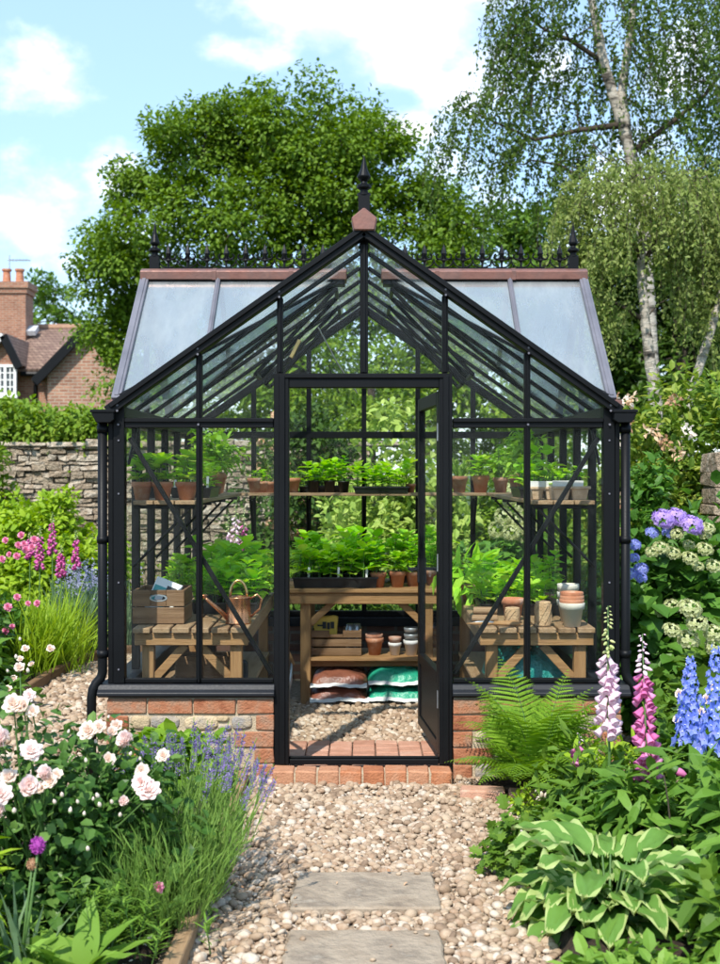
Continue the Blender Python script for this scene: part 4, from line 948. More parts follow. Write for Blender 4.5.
# crate with card packet
def crate(name, label, loc, lx, ly, h, rows, mat, handle, rot=0, hole_side=True):
    t = thing(name, label, 'crate', loc, rot); g = .008; rh = h/rows
    for yy, nm in ((-ly/2, 'front_panel'), (ly/2-.014, 'back_panel')):
        mb = MB()
        for k in range(rows):
            z0, z1 = k*rh+(.003), (k+1)*rh-(.003 if mat == 'wea' else g)
            if handle and k == rows-1 and handle == 'notch':
                mb.box(-lx/2, -.045, yy, yy+.014, z0, z1); mb.box(.045, lx/2, yy, yy+.014, z0, z1); mb.box(-.044, .044, yy, yy+.014, z0, z0+(z1-z0)*.45)
            elif handle == 'slot' and k == rows-1:
                zc = (z0+z1)/2+.004; mb.box(-lx/2, -.042, yy, yy+.014, z0, z1); mb.box(.042, lx/2, yy, yy+.014, z0, z1); mb.box(-.0415, .0415, yy, yy+.014, z0, zc-.013); mb.box(-.0415, .0415, yy, yy+.014, zc+.013, z1)
            else: mb.box(-lx/2, lx/2, yy, yy+.014, z0, z1)
        part(nm, mb, t, M['crtx'], bevel=.002, world=False)
    for xx in (-lx/2, lx/2-.014):
        mb = MB()
        for k in range(rows): mb.box(xx, xx+.014, -ly/2+.0145, ly/2-.0145, k*rh+.003, (k+1)*rh-.004)
        part('end_panel', mb, t, M['crty'], bevel=.002, world=False)
    part('base', MB().box(-lx/2+.015, lx/2-.015, -ly/2+.015, ly/2-.015, .004, .016), t, M['crtx'], world=False)
    return t
cx, cy = PX(156.5, 6.33), .33+.15
t = crate('wooden_crate', 'deep wooden crate with an oval hand hole on the watering can bench', (-1.098, .46, bt), .275, .30, .185, 2, 'wea', 'slot')
mb = MB(); th = np.linspace(0, 2*PI, 17)[:-1]
cr_ = [(.048*math.cos(a), -.1515, .140+.0195*math.sin(a)) for a in th]; ci = [(.038*math.cos(a), -.1515, .140+.0125*math.sin(a)) for a in th]
mb.add(cr_+ci+[(p[0], -.146, p[2]) for p in cr_+ci], [(i, (i+1) % 16, 16+(i+1) % 16, 16+i) for i in range(16)]+[(32+i, i, (i+1) % 16, 32+(i+1) % 16) for i in range(16)]); part('hand_hole_plate', mb, t, M['tin'], world=False)
t = thing('card_packet', 'white and teal card packet leaning inside the deep crate', 'packet', (-1.13, .44, bt+.05), -.15)
q = np.array([[math.cos(.35), -math.sin(.35)],[math.sin(.35), math.cos(.35)]])
def card(x0, x1, z0, z1, y0, y1):
    b = MB(); b.box(x0, x1, y0, y1, z0, z1); V = b.v[0]; xz = V[:, [0,2]]@q; return MB().add(np.stack([xz[:,0], V[:,1]+V[:,2]*.25, xz[:,1]], 1), b.f[0][0].tolist())
part('card', card(-.075,.075,.0,.175,0,.02), t, M['paperwhite'], bevel=.002, world=False); part('print', card(-.068,.02,.03,.135,-.002,.0), t, M['teal'], world=False); part('print', card(.0,.055,.04,.15,-.0035,-.0021), t, M['inkdark'], world=False); part('print', card(-.04,.0,.06,.11,-.0045,-.0036), t, M['paperwhite'], world=False)
# copper watering can
wx, wy = PX(238.5, 6.36), .36
t = thing('watering_can', 'copper watering can with brass hoop handle on the slatted bench', 'watering can', (wx, wy, bt))
mb = MB(); mb.lathe([(0,.0),(.070,.0),(.071,.006),(.068,.010),(.064,.135),(.066,.139),(.064,.143),(.045,.143),(.044,.125)], n=26); part('body', mb, t, M['copperbright'], True, world=False)
mb = MB(); mb.tube([(-.055,-.02,.03),(-.10,-.035,.075),(-.155,-.05,.125),(-.175,-.055,.145)], [.016,.012,.009,.008], 10); mb.lathe([(.006,-.012),(.020,.004),(.021,.009),(0,.010)], (-.18,-.056,.150), 12); part('spout', mb, t, M['copperbright'], True, world=False)
a = np.linspace(0, PI, 12); mb = MB(); mb.tube([(.046*math.cos(x), 0, .142+.088*math.sin(x)) for x in a], .0075, 8); part('hoop_handle', mb, t, M['brass'], True, world=False)
mb = MB(); mb.tube([(.062,.0,.13),(.10,.0,.155),(.125,.0,.13),(.115,.0,.08),(.068,.0,.035)], .006, 8); part('back_handle', mb, t, M['copperbright'], True, world=False)
# things on the lower shelf of the left bench
t = thing('wooden_box', 'plain wooden box stored under the watering can bench', 'box', (-.87,.47,.363)); mb = MB(); mb.box(-.15,.15,-.09,-.076,0,.20).box(-.15,.15,.076,.09,0,.20).box(-.15,-.136,-.0755,.0755,0,.20).box(.136,.15,-.0755,.0755,0,.20).box(-.135,.135,-.0755,.0755,.0,.012); part('box_sides', mb, t, M['crtx'], bevel=.003, world=False)
mb = MB(); mb.box(-.13,.12,-.07,.07,.10,.185); part('folded_sacking', mb, t, M['twine'], bevel=.02, world=False)
t = thing('compost_pack', 'black printed pack standing beside the box under the bench', 'pack', (-.69,.45,.363), .2); mb = MB(); mb.box(-.055,.055,-.03,.03,0,.17); part('pack', mb, t, M['inkdark'], bevel=.012, world=False)
for k in range(4): part('print', MB().box(-.04+.004*k,.038-.01*k,-.0325,-.0305,.04+k*.028,.05+k*.028), t, M['paperwhite'], world=False)
# --- right bench
x, y = PB(505, 6.85); tray('black tray of young salad plants behind the wooden hand tools', (.89, .87, bt), .46, .34, .065, n=48, hs=(.07,.15), ls=.075, T=OVW, nl=2, lm='l_seed')
tray('black tray of leafy seedlings at the far end of the twine bench', (.90, 1.5, bt), .44, .5, .065, n=44, hs=(.10,.2), ls=.08, nl=3, lm='l_basil')
x, y = PB(478, 7.4); potted('wide terracotta bowl of arching leaves at the back of the twine bench', (x-.02, y, bt+.0), .22, 'old', 'trail', 0, ps=.9, h=.12)
x, y = PB(500, 7.25); potted('terracotta pot with trailing leaves beside the wide bowl', (x+.04, y+.1, bt), .15, 'terra', 'trail', 1, ps=.9)
potted('young plant in a terracotta pot behind the pale pots by the glass', (1.10, .85, bt), .12, 'old', 'tall', 2)
# stacked pots
gx, gy = PX(569, 6.42), .44
emptypots(['pale clay pot at the bottom of the taller stack behind', 'pale clay pot inside the taller stack', 'pale clay pot at the top of the taller stack'], (gx, gy, bt), .128, ['glaze','glaze','glaze'], 'taller stack of pale pots', .36)
gx, gy = PX(571.5, 6.24), .235
emptypots(['cream glazed pot at the front of the bench holding nested terracotta pots', 'terracotta pot nested lowest in the cream pot', 'terracotta pot nested in the middle of the cream pot stack', 'terracotta pot on top of the cream pot stack'], (gx, gy, bt), .135, ['glaze','terra','terra','terra'], 'short stack of pots', .15)
def spool(label, loc, r, h):
    mb = MB(); pr = [(0,0),(r*.85,0)]
    n = 14
    for k in range(n): z = h*(k+.5)/n; pr += [(r*(1.0-.05*abs(k-n/2)/n*2), z-h/n*.25), (r*.97*(1.0-.05*abs(k-n/2)/n*2), z+h/n*.25)]
    pr += [(r*.8,h),(r*.25,h+.004),(r*.22,h-.02),(0,h-.02)]; mb.lathe(pr, loc, 20)
    for k in range(9): a = U(0,6.28); mb.tube([(loc[0]+r*1.01*math.cos(a+d), loc[1]+r*1.01*math.sin(a+d), loc[2]+h*(.1+.8*q)) for q, d in zip(np.linspace(0,1,6), np.linspace(0,1.2,6))], .0022, 4)
    single('twine_spool', mb, M['twine'], label, 'twine', loc, True)
x, y = PB(543, 6.26); spool('tall spool of jute twine standing at the bench front', (x, y, bt), .044, .128)
x, y = PB(513, 6.34); spool('shorter ball of jute twine beside the terracotta pot', (x, y+.02, bt), .042, .085)
x, y = PB(507, 6.5); emptypots(['empty terracotta pot lying behind the shorter ball of twine'], (x+.03, y, bt), .13, ['terra'])
mb = MB()
def tool(label, p, q, r0, r1, kind):
    t = thing('hand_tool', label, 'hand tool', tuple((np.array(p)+q)/2)); p = np.array(p); q = np.array(q); m = p+(q-p)*.5
    part('handle', MB().tube([p, p+(q-p)*.1, p+(q-p)*.3, m], [r0*.7, r0, r0*.85, r0*.7], 10), t, M['honx'], True)
    part('blade', MB().tube([m, m+(q-m)*.3, m+(q-m)*.7, q], [r1*.5, r1, r1*.9, r1*.15], 8), t, M['honx'] if kind == 'dibber' else M['tin'], True)
z = bt+.012
tool('wooden dibber lying along the front edge of the twine bench', (PX(521,6.24),.235,z), (PX(466,6.24),.245,z), .012, .009, 'dibber')
tool('wooden handled hand fork lying behind the dibber', (PX(518,6.3),.30,z), (PX(470,6.3),.275,z), .012, .012, 'fork')
def roll(label, c, r, l, a): 
    d = np.array((math.cos(a),math.sin(a),0)); single('wooden_roller', MB().tube([np.array(c)-d*l/2, np.array(c)+d*l/2], r, 14), M['weax'], label, 'wood roll', tuple(c), bevel=.004)
roll('lower of two short wooden rolls stacked on the twine bench', (PX(484,6.42),.40,bt+.021), .020, .145, .06); roll('upper of two short wooden rolls stacked on the twine bench', (PX(485,6.42),.41,bt+.062), .020, .13, -.05)
# --- lower shelf of back bench
sz = .341
xa, xb = PX(311,7.87), PX(361.5,7.87)
t = crate('wooden_crate', 'slatted wooden crate holding a yellow packet on the lower shelf', ((xa+xb)/2, 1.95, sz), xb-xa, .22, .175, 3, 'hon', 'notch')
t = thing('seed_packet', 'yellow paper packet with dark print sticking out of the slatted crate', 'packet', (PX(325.5,7.9), 1.93, sz+.118)); mb = MB(); mb.prism([(-.075,-.012,0),(.075,-.012,0),(.085,-.03,.135),(.055,-.03,.142),(-.07,-.03,.128),(-.083,-.028,.125)], (0,.03,0)); part('paper', mb, t, M['yellowpack'], bevel=.006, world=False)
for k, (a, b, z0, z1) in enumerate([(-.02,.005,.055,.10),(.01,.03,.05,.095),(.034,.058,.055,.1),(-.055,-.02,.07,.08)]): part('print', MB().prism([(a,-.028-(z0-.06)*.13,z0),(b,-.028-(z0-.06)*.13,z0),(b,-.028-(z1-.06)*.13,z1),(a,-.028-(z1-.06)*.13,z1)], (0,.004,0)), t, M['inkdark'], world=False)
for k, px in enumerate((350, 357)):
    single('jar', MB().lathe([(0,0),(.03,0),(.03,.15),(.024,.158),(.024,.175),(0,.175)], (PX(px,7.95),1.98,sz+.018), 14), M['tin'], ['small tin jar in the slatted crate beside its neighbour near the packet', 'small tin jar in the slatted crate at the corner away from the packet'][k], 'jar', (PX(px,7.95),1.98,sz+.018), True)
emptypots(['terracotta pot on the lower shelf between crate and white pots', 'terracotta pot nested inside the pot next to the crate'], (PX(374.5,7.88), 1.90, sz), .122, ['terra','old'], None, .22)
emptypots(['small white painted pot next to the terracotta pots on the lower shelf', 'brown clay pot nested in the small white painted pot'], (PX(395,7.88), 1.88, sz), .090, ['white','old'], None, .45)
emptypots(['larger white painted pot at the shelf end by the door', 'galvanised tin pot nested in the larger white pot', 'galvanised tin pot topmost on the larger white pot'], (PX(411.5,7.88), 1.88, sz), .108, ['white','tin','tin'], None, .42)
# --- compost sacks
def sack(label, loc, lx, ly, h, mat, rot, seed, band='bagwhite', logo=None):
    t = thing('compost_sack', label, 'compost sack', loc, rot); r = np.random.default_rng(seed)
    n, m = 44, 30; u, v = np.meshgrid(np.linspace(-1,1,n), np.linspace(-1,1,m)); prof = np.clip((1-np.abs(u)**3.2), 0, 1)**.55*np.clip((1-np.abs(v)**3.2), 0, 1)**.5
    wr = np.zeros_like(u)
    for k in range(16):
        a = r.uniform(0, PI); f = r.uniform(5, 17); wr += np.sin((u*math.cos(a)*lx/ly+v*math.sin(a))*f+r.uniform(0,6))*r.uniform(.2,1)/f*3
    X = u*lx/2*(1-.06*np.abs(v)**2); Y = v*ly/2*(1-.05*np.abs(u)**2); Zt = h*(.30+.70*prof)+wr*.011*prof**.3; Zb = h*(.30-.30*prof)
    edge = (np.abs(u) > .999) | (np.abs(v) > .999); Zt = np.where(edge, h*.30, Zt); Zb = np.where(edge, h*.30-.001, Zb)
    mb = MB(); mb.grid(X, Y, Zt); mb.grid(X, Y, Zb, flip=True); part('sack', mb, t, M[mat], True, world=False)
    sm = MB(); # crimped white seam along the front and ends
    us = np.linspace(-1,1,60); yy = -ly/2*(1-.05*us**2); zz = h*.30+np.sin(us*4+seed)*.005+np.sin(us*17+seed*2)*.0015; w = .014
    sm.grid(np.stack([us*lx/2]*3), np.stack([yy+.012, yy-.008, yy-.022]), np.stack([zz+.010, zz+.003, zz-w*.55+np.sin(us*9+seed)*.002])); sm.grid(np.stack([us*lx/2]*3), np.stack([yy+.012, yy-.011, yy-.025]), np.stack([zz+.007, zz+.000, zz-w*.55-.004+np.sin(us*9+seed)*.002]), flip=True)
    part('seam', sm, t, M[band], True, world=False)
    if logo:
        k = 24; th = np.linspace(0, 2*PI, k); rr = np.array([.0,.55,1.])
        LX, LY = np.outer(rr, np.cos(th))*lx*.23+lx*.02, np.outer(rr, np.sin(th))*ly*.20-ly*.04
        uu, vv = LX/(lx/2), LY/(ly/2); pf = np.clip((1-np.abs(uu)**3.2),0,1)**.55*np.clip((1-np.abs(vv)**3.2),0,1)**.5
        lm = MB(); lm.grid(LX, LY, h*(.30+.70*pf)+.006); part('printed_oval', lm, t, M[logo], True, world=False)
        for q in range(5):
            x0 = -lx*.13+q*lx*.055; part('print', MB().box(x0, x0+lx*.034, -ly*.10, ly*.0, h+.0065, h+.0085), t, M['inkdark'], world=False)
    return t
sack('lower brown plastic compost sack on the gravel under the bench', (PX(340,7.72)-.01, 1.90, .05), .385, .40, .095, 'bagbrown', .03, 1)
sack('upper brown plastic compost sack slumped on the lower one', (PX(341,7.72)-.008, 1.91, .135), .37, .39, .12, 'bagbrown', -.04, 2, 'bagwhite', 'bagbrown')
sack('lower green plastic compost sack on the gravel by the door', (PX(396,7.72)+.005, 1.91, .05), .385, .40, .10, 'baggreen', .0, 3)
sack('upper green plastic compost sack with a gold printed oval', (PX(396,7.72)+.0, 1.915, .145), .375, .39, .13, 'baggreen', .03, 4, 'bagwhite', 'gold')
sack('crumpled teal plastic sack pushed under the twine bench', (.88,.50,.363), .40, .40, .26, 'bagteal', .2, 6)
# low pot and tool on floor by the bench leg
tl = thing('hand_trowel', 'steel trowel leaning on the dark corner beside the bench leg', 'trowel', (-.47,1.70,.03)); part('handle', MB().tube([(-.49,1.72,.38),(-.46,1.72,.30)], .011, 8), tl, M['honx']); part('blade', MB().tube([(-.47,1.72,.32),(-.485,1.70,.2),(-.50,1.69,.06)], [.006,.02,.004], 6), tl, M['tin'], True)
# ================================================================== trees and shrubs
def branches(mb, trunk, targets, r_end, r0, sides=5, jit=.06, mi=0, maxn=9999):
    """grow limbs from the trunk polyline (with radii) to each target, reusing earlier limbs"""
    T = [np.array(p) for p in trunk]; nodes = list(T); rad = [r0*.55]*len(T); base = np.array(trunk[0])
    targets = sorted(targets, key=lambda p: min(np.linalg.norm(np.array(p)-t) for t in T))
    for c in targets[:maxn]:
        c = np.array(c); A = np.array(nodes); d = np.linalg.norm(A-c, axis=1)+np.maximum(0, A[:,2]-c[2])*1.2+.15*np.linalg.norm(A-T[-1], axis=1)*0
        i = int(np.argmin(d)); p = A[i]; k = max(3, int(np.linalg.norm(c-p)/.5)); r1 = min(rad[i]*.75, r0*.4)
        q = [p+(c-p)*t+np.array((0,0,.10*np.linalg.norm(c-p)*math.sin(PI*t)))+RNG.normal(0, jit, 3)*(0 < t < 1) for t in np.linspace(0,1,k)]
        rr = np.linspace(max(r1, r_end*1.5), r_end, k); mb.tube(q, rr, sides, mi, False)
        nodes += q[1:]; rad += list(rr[1:])
def bumpy_tube(mb, pts, rads, n, mi=0):
    P = np.array(pts, float); k = 6; Q, R_ = [], []
    for i in range(len(P)-1):
        for t in np.linspace(0,1,k,endpoint=False): Q.append(P[i]+(P[i+1]-P[i])*t+RNG.normal(0,.008,3)*rads[0]*5*(t>0)); R_.append((rads[i]+(rads[i+1]-rads[i])*t)*U(.93,1.07))
    Q.append(P[-1]); R_.append(rads[-1]); mb.tube(Q, R_, n, mi)
def lobe_tree(name, label, D, lobes, trunk_px, rads, leafmat, T, size, per, clump, dens, barkm, cat='tree', depth=.9, group=None, flat=.7, limbs=90, squash=.8):
    k = D/FPX; tr = [PP(px, py, D) for px, py in trunk_px]; tr[0][2] = 0
    t = thing(name, label, cat, tuple(tr[0])); cen, core = [], []
    for (px, py, r) in lobes:
        c = PP(px, py, D); c[1] += U(-1,1)*depth*1.3; R_ = r*k; n = max(3, int(dens*R_*R_))
        d = rdir(n); d[:,1] *= 1.0; q = c+d*(R_*U(.45,1.0,n)**.7)[:,None]*np.array((1,squash,squash)); cen.append(q); core.append(np.repeat((c-np.array((0,0,R_*.3)))[None], n, 0))
    cen = np.concatenate(cen); core = np.concatenate(core)
    mb = MB(); cr = np.repeat(core, per, 0); clump_leaves(mb, T, cen, clump*U(.65,1.3,len(cen)), per, size, cr, 0, .7, flat, .3)
    part('crown', mb, t, M[leafmat])
    b = MB(); bumpy_tube(b, tr, rads, 10); idx = RNG.permutation(len(cen))[:limbs]; branches(b, tr[1:], cen[idx], .012*D/25, rads[1], 5, .05*D/25); part('trunk', b, t, M[barkm], True)
    return t
OAK = [(290,205,42),(320,210,40),(350,200,36),(285,140,40),(112,335,26),(128,378,28),(135,405,30),(200,385,34),(270,390,34),(350,385,36),(420,390,36),(235,112,44),(205,112,30),(300,104,40),(345,100,38),(265,160,52),(330,160,52),(392,160,42),(424,215,42),(370,220,50),(190,150,44),(150,178,36),(128,200,24),(118,240,30),(205,205,48),(140,255,42),(170,250,40),(108,285,28),(165,300,50),(250,230,48),(122,330,32),(160,350,40),(230,290,50),(310,250,46),(300,320,55),(370,300,52),(430,270,36),(240,350,45),(430,330,40),(215,92,16),(262,84,18),(322,78,18),(368,92,16),(172,140,18),(132,166,14)]
OAK = [(a, b_+(18 if b_ < 135 else 0), r_) for a, b_, r_ in OAK]+[(442,195,28),(452,240,30),(100,270,20)]
lobe_tree('oak_tree', 'broad round crowned oak tree rising behind the greenhouse ridge', 24, OAK, [(300,560),(298,420),(292,330),(285,250),(290,190)], [.34,.26,.22,.15,.08], 'l_oak', T_oval(.62,.12,.2), .098, 125, .43, 27, 'bark', limbs=170)
lobe_tree('distant_tree', 'small bushy tree beyond the cottage roof by the chimney', 58, [(40,300,16),(62,302,18),(85,312,16),(30,320,14),(55,325,18),(100,325,16),(45,289,8)], [(60,420),(60,350),(60,310)], [.3,.22,.12], 'l_mid', RH, .26, 70, .7, 7, 'bark', limbs=20, depth=1.5)
lobe_tree('background_tree', 'dark leafy tree filling the gap between oak and birch', 27, [(455,255,36),(490,225,34),(515,265,40),(470,300,40),(540,225,34),(560,290,44),(500,330,44),(555,345,42),(610,340,50),(600,270,40),(450,340,36)], [(520,560),(520,400),(520,320),(518,260)], [.3,.24,.17,.1], 'l_mid', RH, .15, 100, .46, 20, 'bark', limbs=60)
lobe_tree('background_tree', 'dark green tree behind the white birch stems near the frame edge', 25, [(640,260,46),(700,250,50),(660,330,50),(720,330,50),(700,395,50),(640,395,50),(745,200,46),(590,390,44),(540,400,40),(610,300,40),(570,330,40),(720,280,46),(740,380,50),(620,400,40)], [(680,560),(680,420),(680,330),(685,260)], [.3,.24,.17,.1], 'l_dark', RH, .16, 110, .5, 30, 'bark', limbs=60)
lobe_tree('background_tree', 'rounded green tree directly behind the back gable of the greenhouse', 19, [(240,400,34),(290,395,36),(340,400,34),(390,395,36),(440,390,40),(490,400,40),(540,420,40),(300,440,40),(360,440,40),(420,440,40),(480,450,40),(210,430,30),(260,455,36),(560,455,30),(330,360,26),(400,355,26),(460,350,24)], [(370,560),(370,480),(368,430),(372,380)], [.16,.13,.1,.06], 'l_hedge', RH, .11, 120, .36, 27, 'bark', limbs=60)
def birch(name, label, D, blobs, nstr, trunks, lens, leafmat, size, step, limb_n, limbs_extra=(), dmax=1.3, T=RH):
    k = D/FPX; base = PP(*trunks[0][0][0], D); base[2] = 0; t = thing(name, label, 'tree', tuple(base)); mb = MB(); tb = MB(); an = []
    wts = np.array([b[2]*b[3] for b in blobs], float); wts /= wts.sum()
    for i in RNG.choice(len(blobs), nstr, p=wts):
        bx, by, rx, ry, dy = blobs[i]; d = ball(1)[0]; p = PP(bx, by, D); p = p+np.array((d[0]*rx*k, d[1]*min(rx*k, dmax)+dy, d[2]*ry*k)); an.append(p)
    an = np.array(an); allp, allax, alls = [], [], []
    cx = an.mean(0)
    for p in an:
        ln = U(*lens); o = nrm(np.array((p[0]-cx[0], (p[1]-cx[1]), 0))+RNG.normal(0,.3,3)*np.array((1,1,0))); m = max(4, int(ln/step)); s = np.linspace(0,1,m)
        q = p+o*(ln*.35*(1-(1-s)**2))[:,None]+np.array((0,0,-1.))*(ln*s**1.5)[:,None]; q[:, :2] += (np.cumsum(RNG.normal(0,.006,(m,2)),0))
        if RNG.random() < .5: tb.tube(q[::max(1,m//5)], .0035*D/17, 3, 0, False)
        w = 2; qq = np.repeat(q, w, 0)+RNG.normal(0,.0017*D,(m*w,3)); allp.append(qq); ax = RNG.normal(0,.6,(m*w,3))+np.array((0,0,-.8)); allax.append(ax); alls.append(size*U(.6,1.3,m*w))
    allp = np.concatenate(allp); allax = np.concatenate(allax); mb.scatter(T, allp, frames(allax, rdir(len(allax))+np.array((0,-.2,.5))), np.concatenate(alls)); part('crown', mb, t, M[leafmat])
    wt = MB()
    for px, rads in trunks:
        pts = [PP(x, y, D) for x, y in px]
        if px[0][1] > 420: pts[0][2] = 0
        bumpy_tube(wt, pts, rads, 12)
    part('trunk', wt, t, M['birch'], True)
    main = [PP(x, y, D) for x, y in trunks[0][0][1:]]
    for ex in limbs_extra: tb.tube([PP(x, y, D) for x, y in ex[0]], ex[1], 7, 0)
    ends = [PP(x, y, D) for ex in limbs_extra for x, y in ex[0]]
    branches(tb, main+ends, an[RNG.permutation(len(an))[:limb_n]], .006*D/17, trunks[0][1][1]*.35, 4, .04); part('branches', tb, t, M['twig'], True)
    return t
TB = [(540,-10,50,50,0),(600,10,60,60,.3),(660,20,60,60,-.3),(710,10,50,60,.4),(545,60,42,40,.2),(520,25,28,36,0),(600,90,48,40,.4),(660,95,50,40,-.2),(710,100,40,50,.3),(500,110,32,22,-.2),(470,108,22,16,-.3),(540,125,40,28,0),(575,150,42,32,.3),(620,140,40,30,.2),(700,170,30,40,.5),(510,150,34,26,0),(660,-60,80,40,0),(560,-70,60,30,0),(455,135,12,22,-.2)]
birch('birch_tree', 'tall weeping birch whose crown runs out of the top of the frame', 17, TB, 640, [([(662,600),(655,400),(645,250),(636,170),(618,110),(603,60),(592,0),(585,-70)], [.11,.10,.095,.09,.08,.07,.055,.03]), ([(638,190),(627,140),(622,90),(632,20),(645,-60)], [.085,.075,.065,.05,.03])], (.5,1.5), 'l_birch', .068, .04, 130, [([(622,125),(580,130),(535,140),(490,120),(462,108)], [.05,.035,.025,.015,.008]), ([(600,60),(570,40),(545,30),(520,10)], [.04,.03,.02,.01]), ([(635,150),(675,120),(705,95),(730,60)], [.05,.035,.025,.015]), ([(640,180),(600,190),(560,165),(530,160)], [.04,.03,.02,.01])])
FB = [(605,170,34,18,0),(645,158,42,16,.1),(688,165,34,18,.1),(585,195,26,24,-.1),(620,200,42,28,-.3),(665,200,42,28,-.3),(705,200,24,34,0),(580,235,18,26,0),(610,245,30,24,-.2),(700,250,26,34,.1),(720,230,20,40,0),(670,245,30,22,.1),(705,300,20,26,.2),(690,300,24,30,-.1),(612,310,24,30,-.1),(590,270,18,30,0)]
birch('young_birch_tree', 'smaller pale leaved weeping birch with a domed crown beside the roof', 11.5, FB, 520, [([(662,640),(656,400),(650,360),(645,320),(641,270),(643,225),(646,180)], [.062,.060,.056,.05,.042,.03,.012]), ([(672,640),(688,400),(700,365),(714,320),(728,270)], [.052,.048,.045,.04,.03])], (.3,.85), 'l_birchpale', .050, .028, 90, [([(646,322),(625,308),(600,296),(588,287)], [.028,.02,.014,.006]), ([(641,270),(655,240),(668,215)], [.03,.02,.008]), ([(642,262),(625,225),(608,195)], [.028,.018,.008])], .9)

def shrub(name, label, c, r, n, per, size, mat, T=OV, clump=.16, cat='shrub', flat=.8, shell=(.55,1.), stems=8, droop=.25, heads=None, up=.7, sprout=0, group=None, zmin=.03):
    """leafy bush: clumps over a lumpy half ellipsoid, stems from the ground"""
    c = np.array(c, float); r = np.array(r, float); t = thing(name, label, cat, tuple(c), 0, group)
    d = rdir(n); d[:,2] = np.abs(d[:,2])*1.0-.12*RNG.random(n); q = c+d*r*U(*shell, n)[:,None]*(1+.12*np.sin(d[:,0:1]*5+d[:,1:2]*4+c[0]*3)); q[:,2] = np.maximum(q[:,2], c[2]+zmin+clump*.4)
    mb = MB(); core = c+np.array((0,0,r[2]*.25)); clump_leaves(mb, T, q, clump*U(.7,1.3,n), per, size, core, 0, up, flat, droop)
    if sprout:
        idx = RNG.integers(0, n, sprout)
        for i in idx:
            p = q[i]; dd = nrm(q[i]-core+np.array((0,0,.35*r[2]))); m = 7; s = np.linspace(0,1,m)[:,None]; pp = p+dd*s*size*3.5+RNG.normal(0,size*.25,(m,3)); ax = dd+rdir(m)*.8; mb.scatter(T, pp, frames(ax, rdir(m)*.5+np.array((0,-.2,.8))), U(.5,1,m)*size)
    part('foliage', mb, t, M[mat])
    if stems:
        sm = MB()
        for i in RNG.permutation(n)[:stems]: b = c+np.array((RNG.normal(0,.06),RNG.normal(0,.06),-.02)); sm.tube([b, b*.4+q[i]*.6+np.array((0,0,-.03)), q[i]], [.010,.007,.003], 5, 0, False)
        part('stems', sm, t, M['twig'], True)
    return t, q
# --- flowers
def T_petal_patch(w, l, cup, n=3, notch=0, m=4):
    u, v = np.meshgrid(np.linspace(-1,1,m), np.linspace(0,1,n+1)); prof = np.sin(np.clip(v*.85+.12,0,1)*PI)**.6; X = u*w/2*prof; Y = v*l; Z = cup*(u*u*.35*w+np.sin(v*1.4)*.0)
    return X, Y, Z
def rose_mesh(key, mats, seed, op=1.0):
    def f():
        r = np.random.default_rng(seed); mb = MB()
        for ring, (n, rad, h, tilt, w, l) in enumerate([(7,.018,.0,1.20,.060,.044),(7,.015,.004,.92,.054,.042),(6,.012,.007,.62,.048,.038),(6,.008,.010,.34,.038,.032),(5,.005,.012,.10,.028,.027),(3,.002,.012,-.1,.018,.024)]):
            for k in range(n):
                a = 2*PI*k/n+ring*.5+r.normal(0,.12); u, v = np.meshgrid(np.linspace(-1,1,6), np.linspace(0,1,5)); pr = np.clip(np.sin(np.clip(.25+v*.72,0,1)*PI), .15, 1)**.5
                x = u*w/2*pr; th = op*tilt*(.35+.75*v)+r.normal(0,.09); y = rad*.4+np.cumsum(np.sin(th)*l/5, 0); z = h+np.cumsum(np.cos(th)*l/5, 0)-.4*u*u*w*.15
                y = y-u*u*w*.16+(v**4)*.003; c, s = math.cos(a), math.sin(a); mb.grid(x*c-y*s, x*s+y*c, z)
        mb.lathe([(0,-.012),(.009,-.006),(.012,.0),(.006,.006)], n=8, mi=1)
        return mb.mesh('bloom', mats, True)
    return cached(key, f)
def bud_mesh(key, mats):
    def f():
        mb = MB(); mb.lathe([(0,-.004),(.008,.0),(.011,.008),(.009,.018),(.003,.028),(0,.03)], n=8); mb.lathe([(0,-.014),(.006,-.010),(.0115,-.001),(.009,.004)], n=8, mi=1); return mb.mesh('bud', mats, True)
    return cached(key, f)
def place_face(o, d, roll=0):
    o.rotation_mode = 'QUATERNION'; o.rotation_quaternion = Vector(d).to_track_quat('Z', 'Y')
def add_blooms(t, pts, dirs, mesh, name, sc):
    base = wpos(t)
    for p, d, s in zip(pts, dirs, sc):
        o = link(name, mesh, t, tuple(np.array(p)-base)); place_face(o, d); o.scale = (s,)*3
def umbel_mesh(key, mat, seed, r=.07, n=70, fs=.017, hgt=.6):
    def f():
        g = np.random.default_rng(seed); mb = MB(); d = nrm(g.normal(size=(n,3))); d[:,2] = np.abs(d[:,2])*1.0-.15; d = nrm(d); p = d*np.array((r,r,r*hgt))*g.uniform(.88,1.05,n)[:,None]
        for k in range(4):
            a = k*PI/2; hv = frames(d, rdir(n)); ax = hv[:,:,0]*math.cos(a)+hv[:,:,2]*math.sin(a)+d*.25; mb.scatter(T_rhomb(.85,.06), p, frames(ax, d), fs*g.uniform(.8,1.2,n))
        mb.scatter((PT[0][0], PT[0][1]), p*.9, rotz_frames(n,.5), np.full(n, fs*.35))
        return mb.mesh('flower_head', mat)
    return cached(key, f)
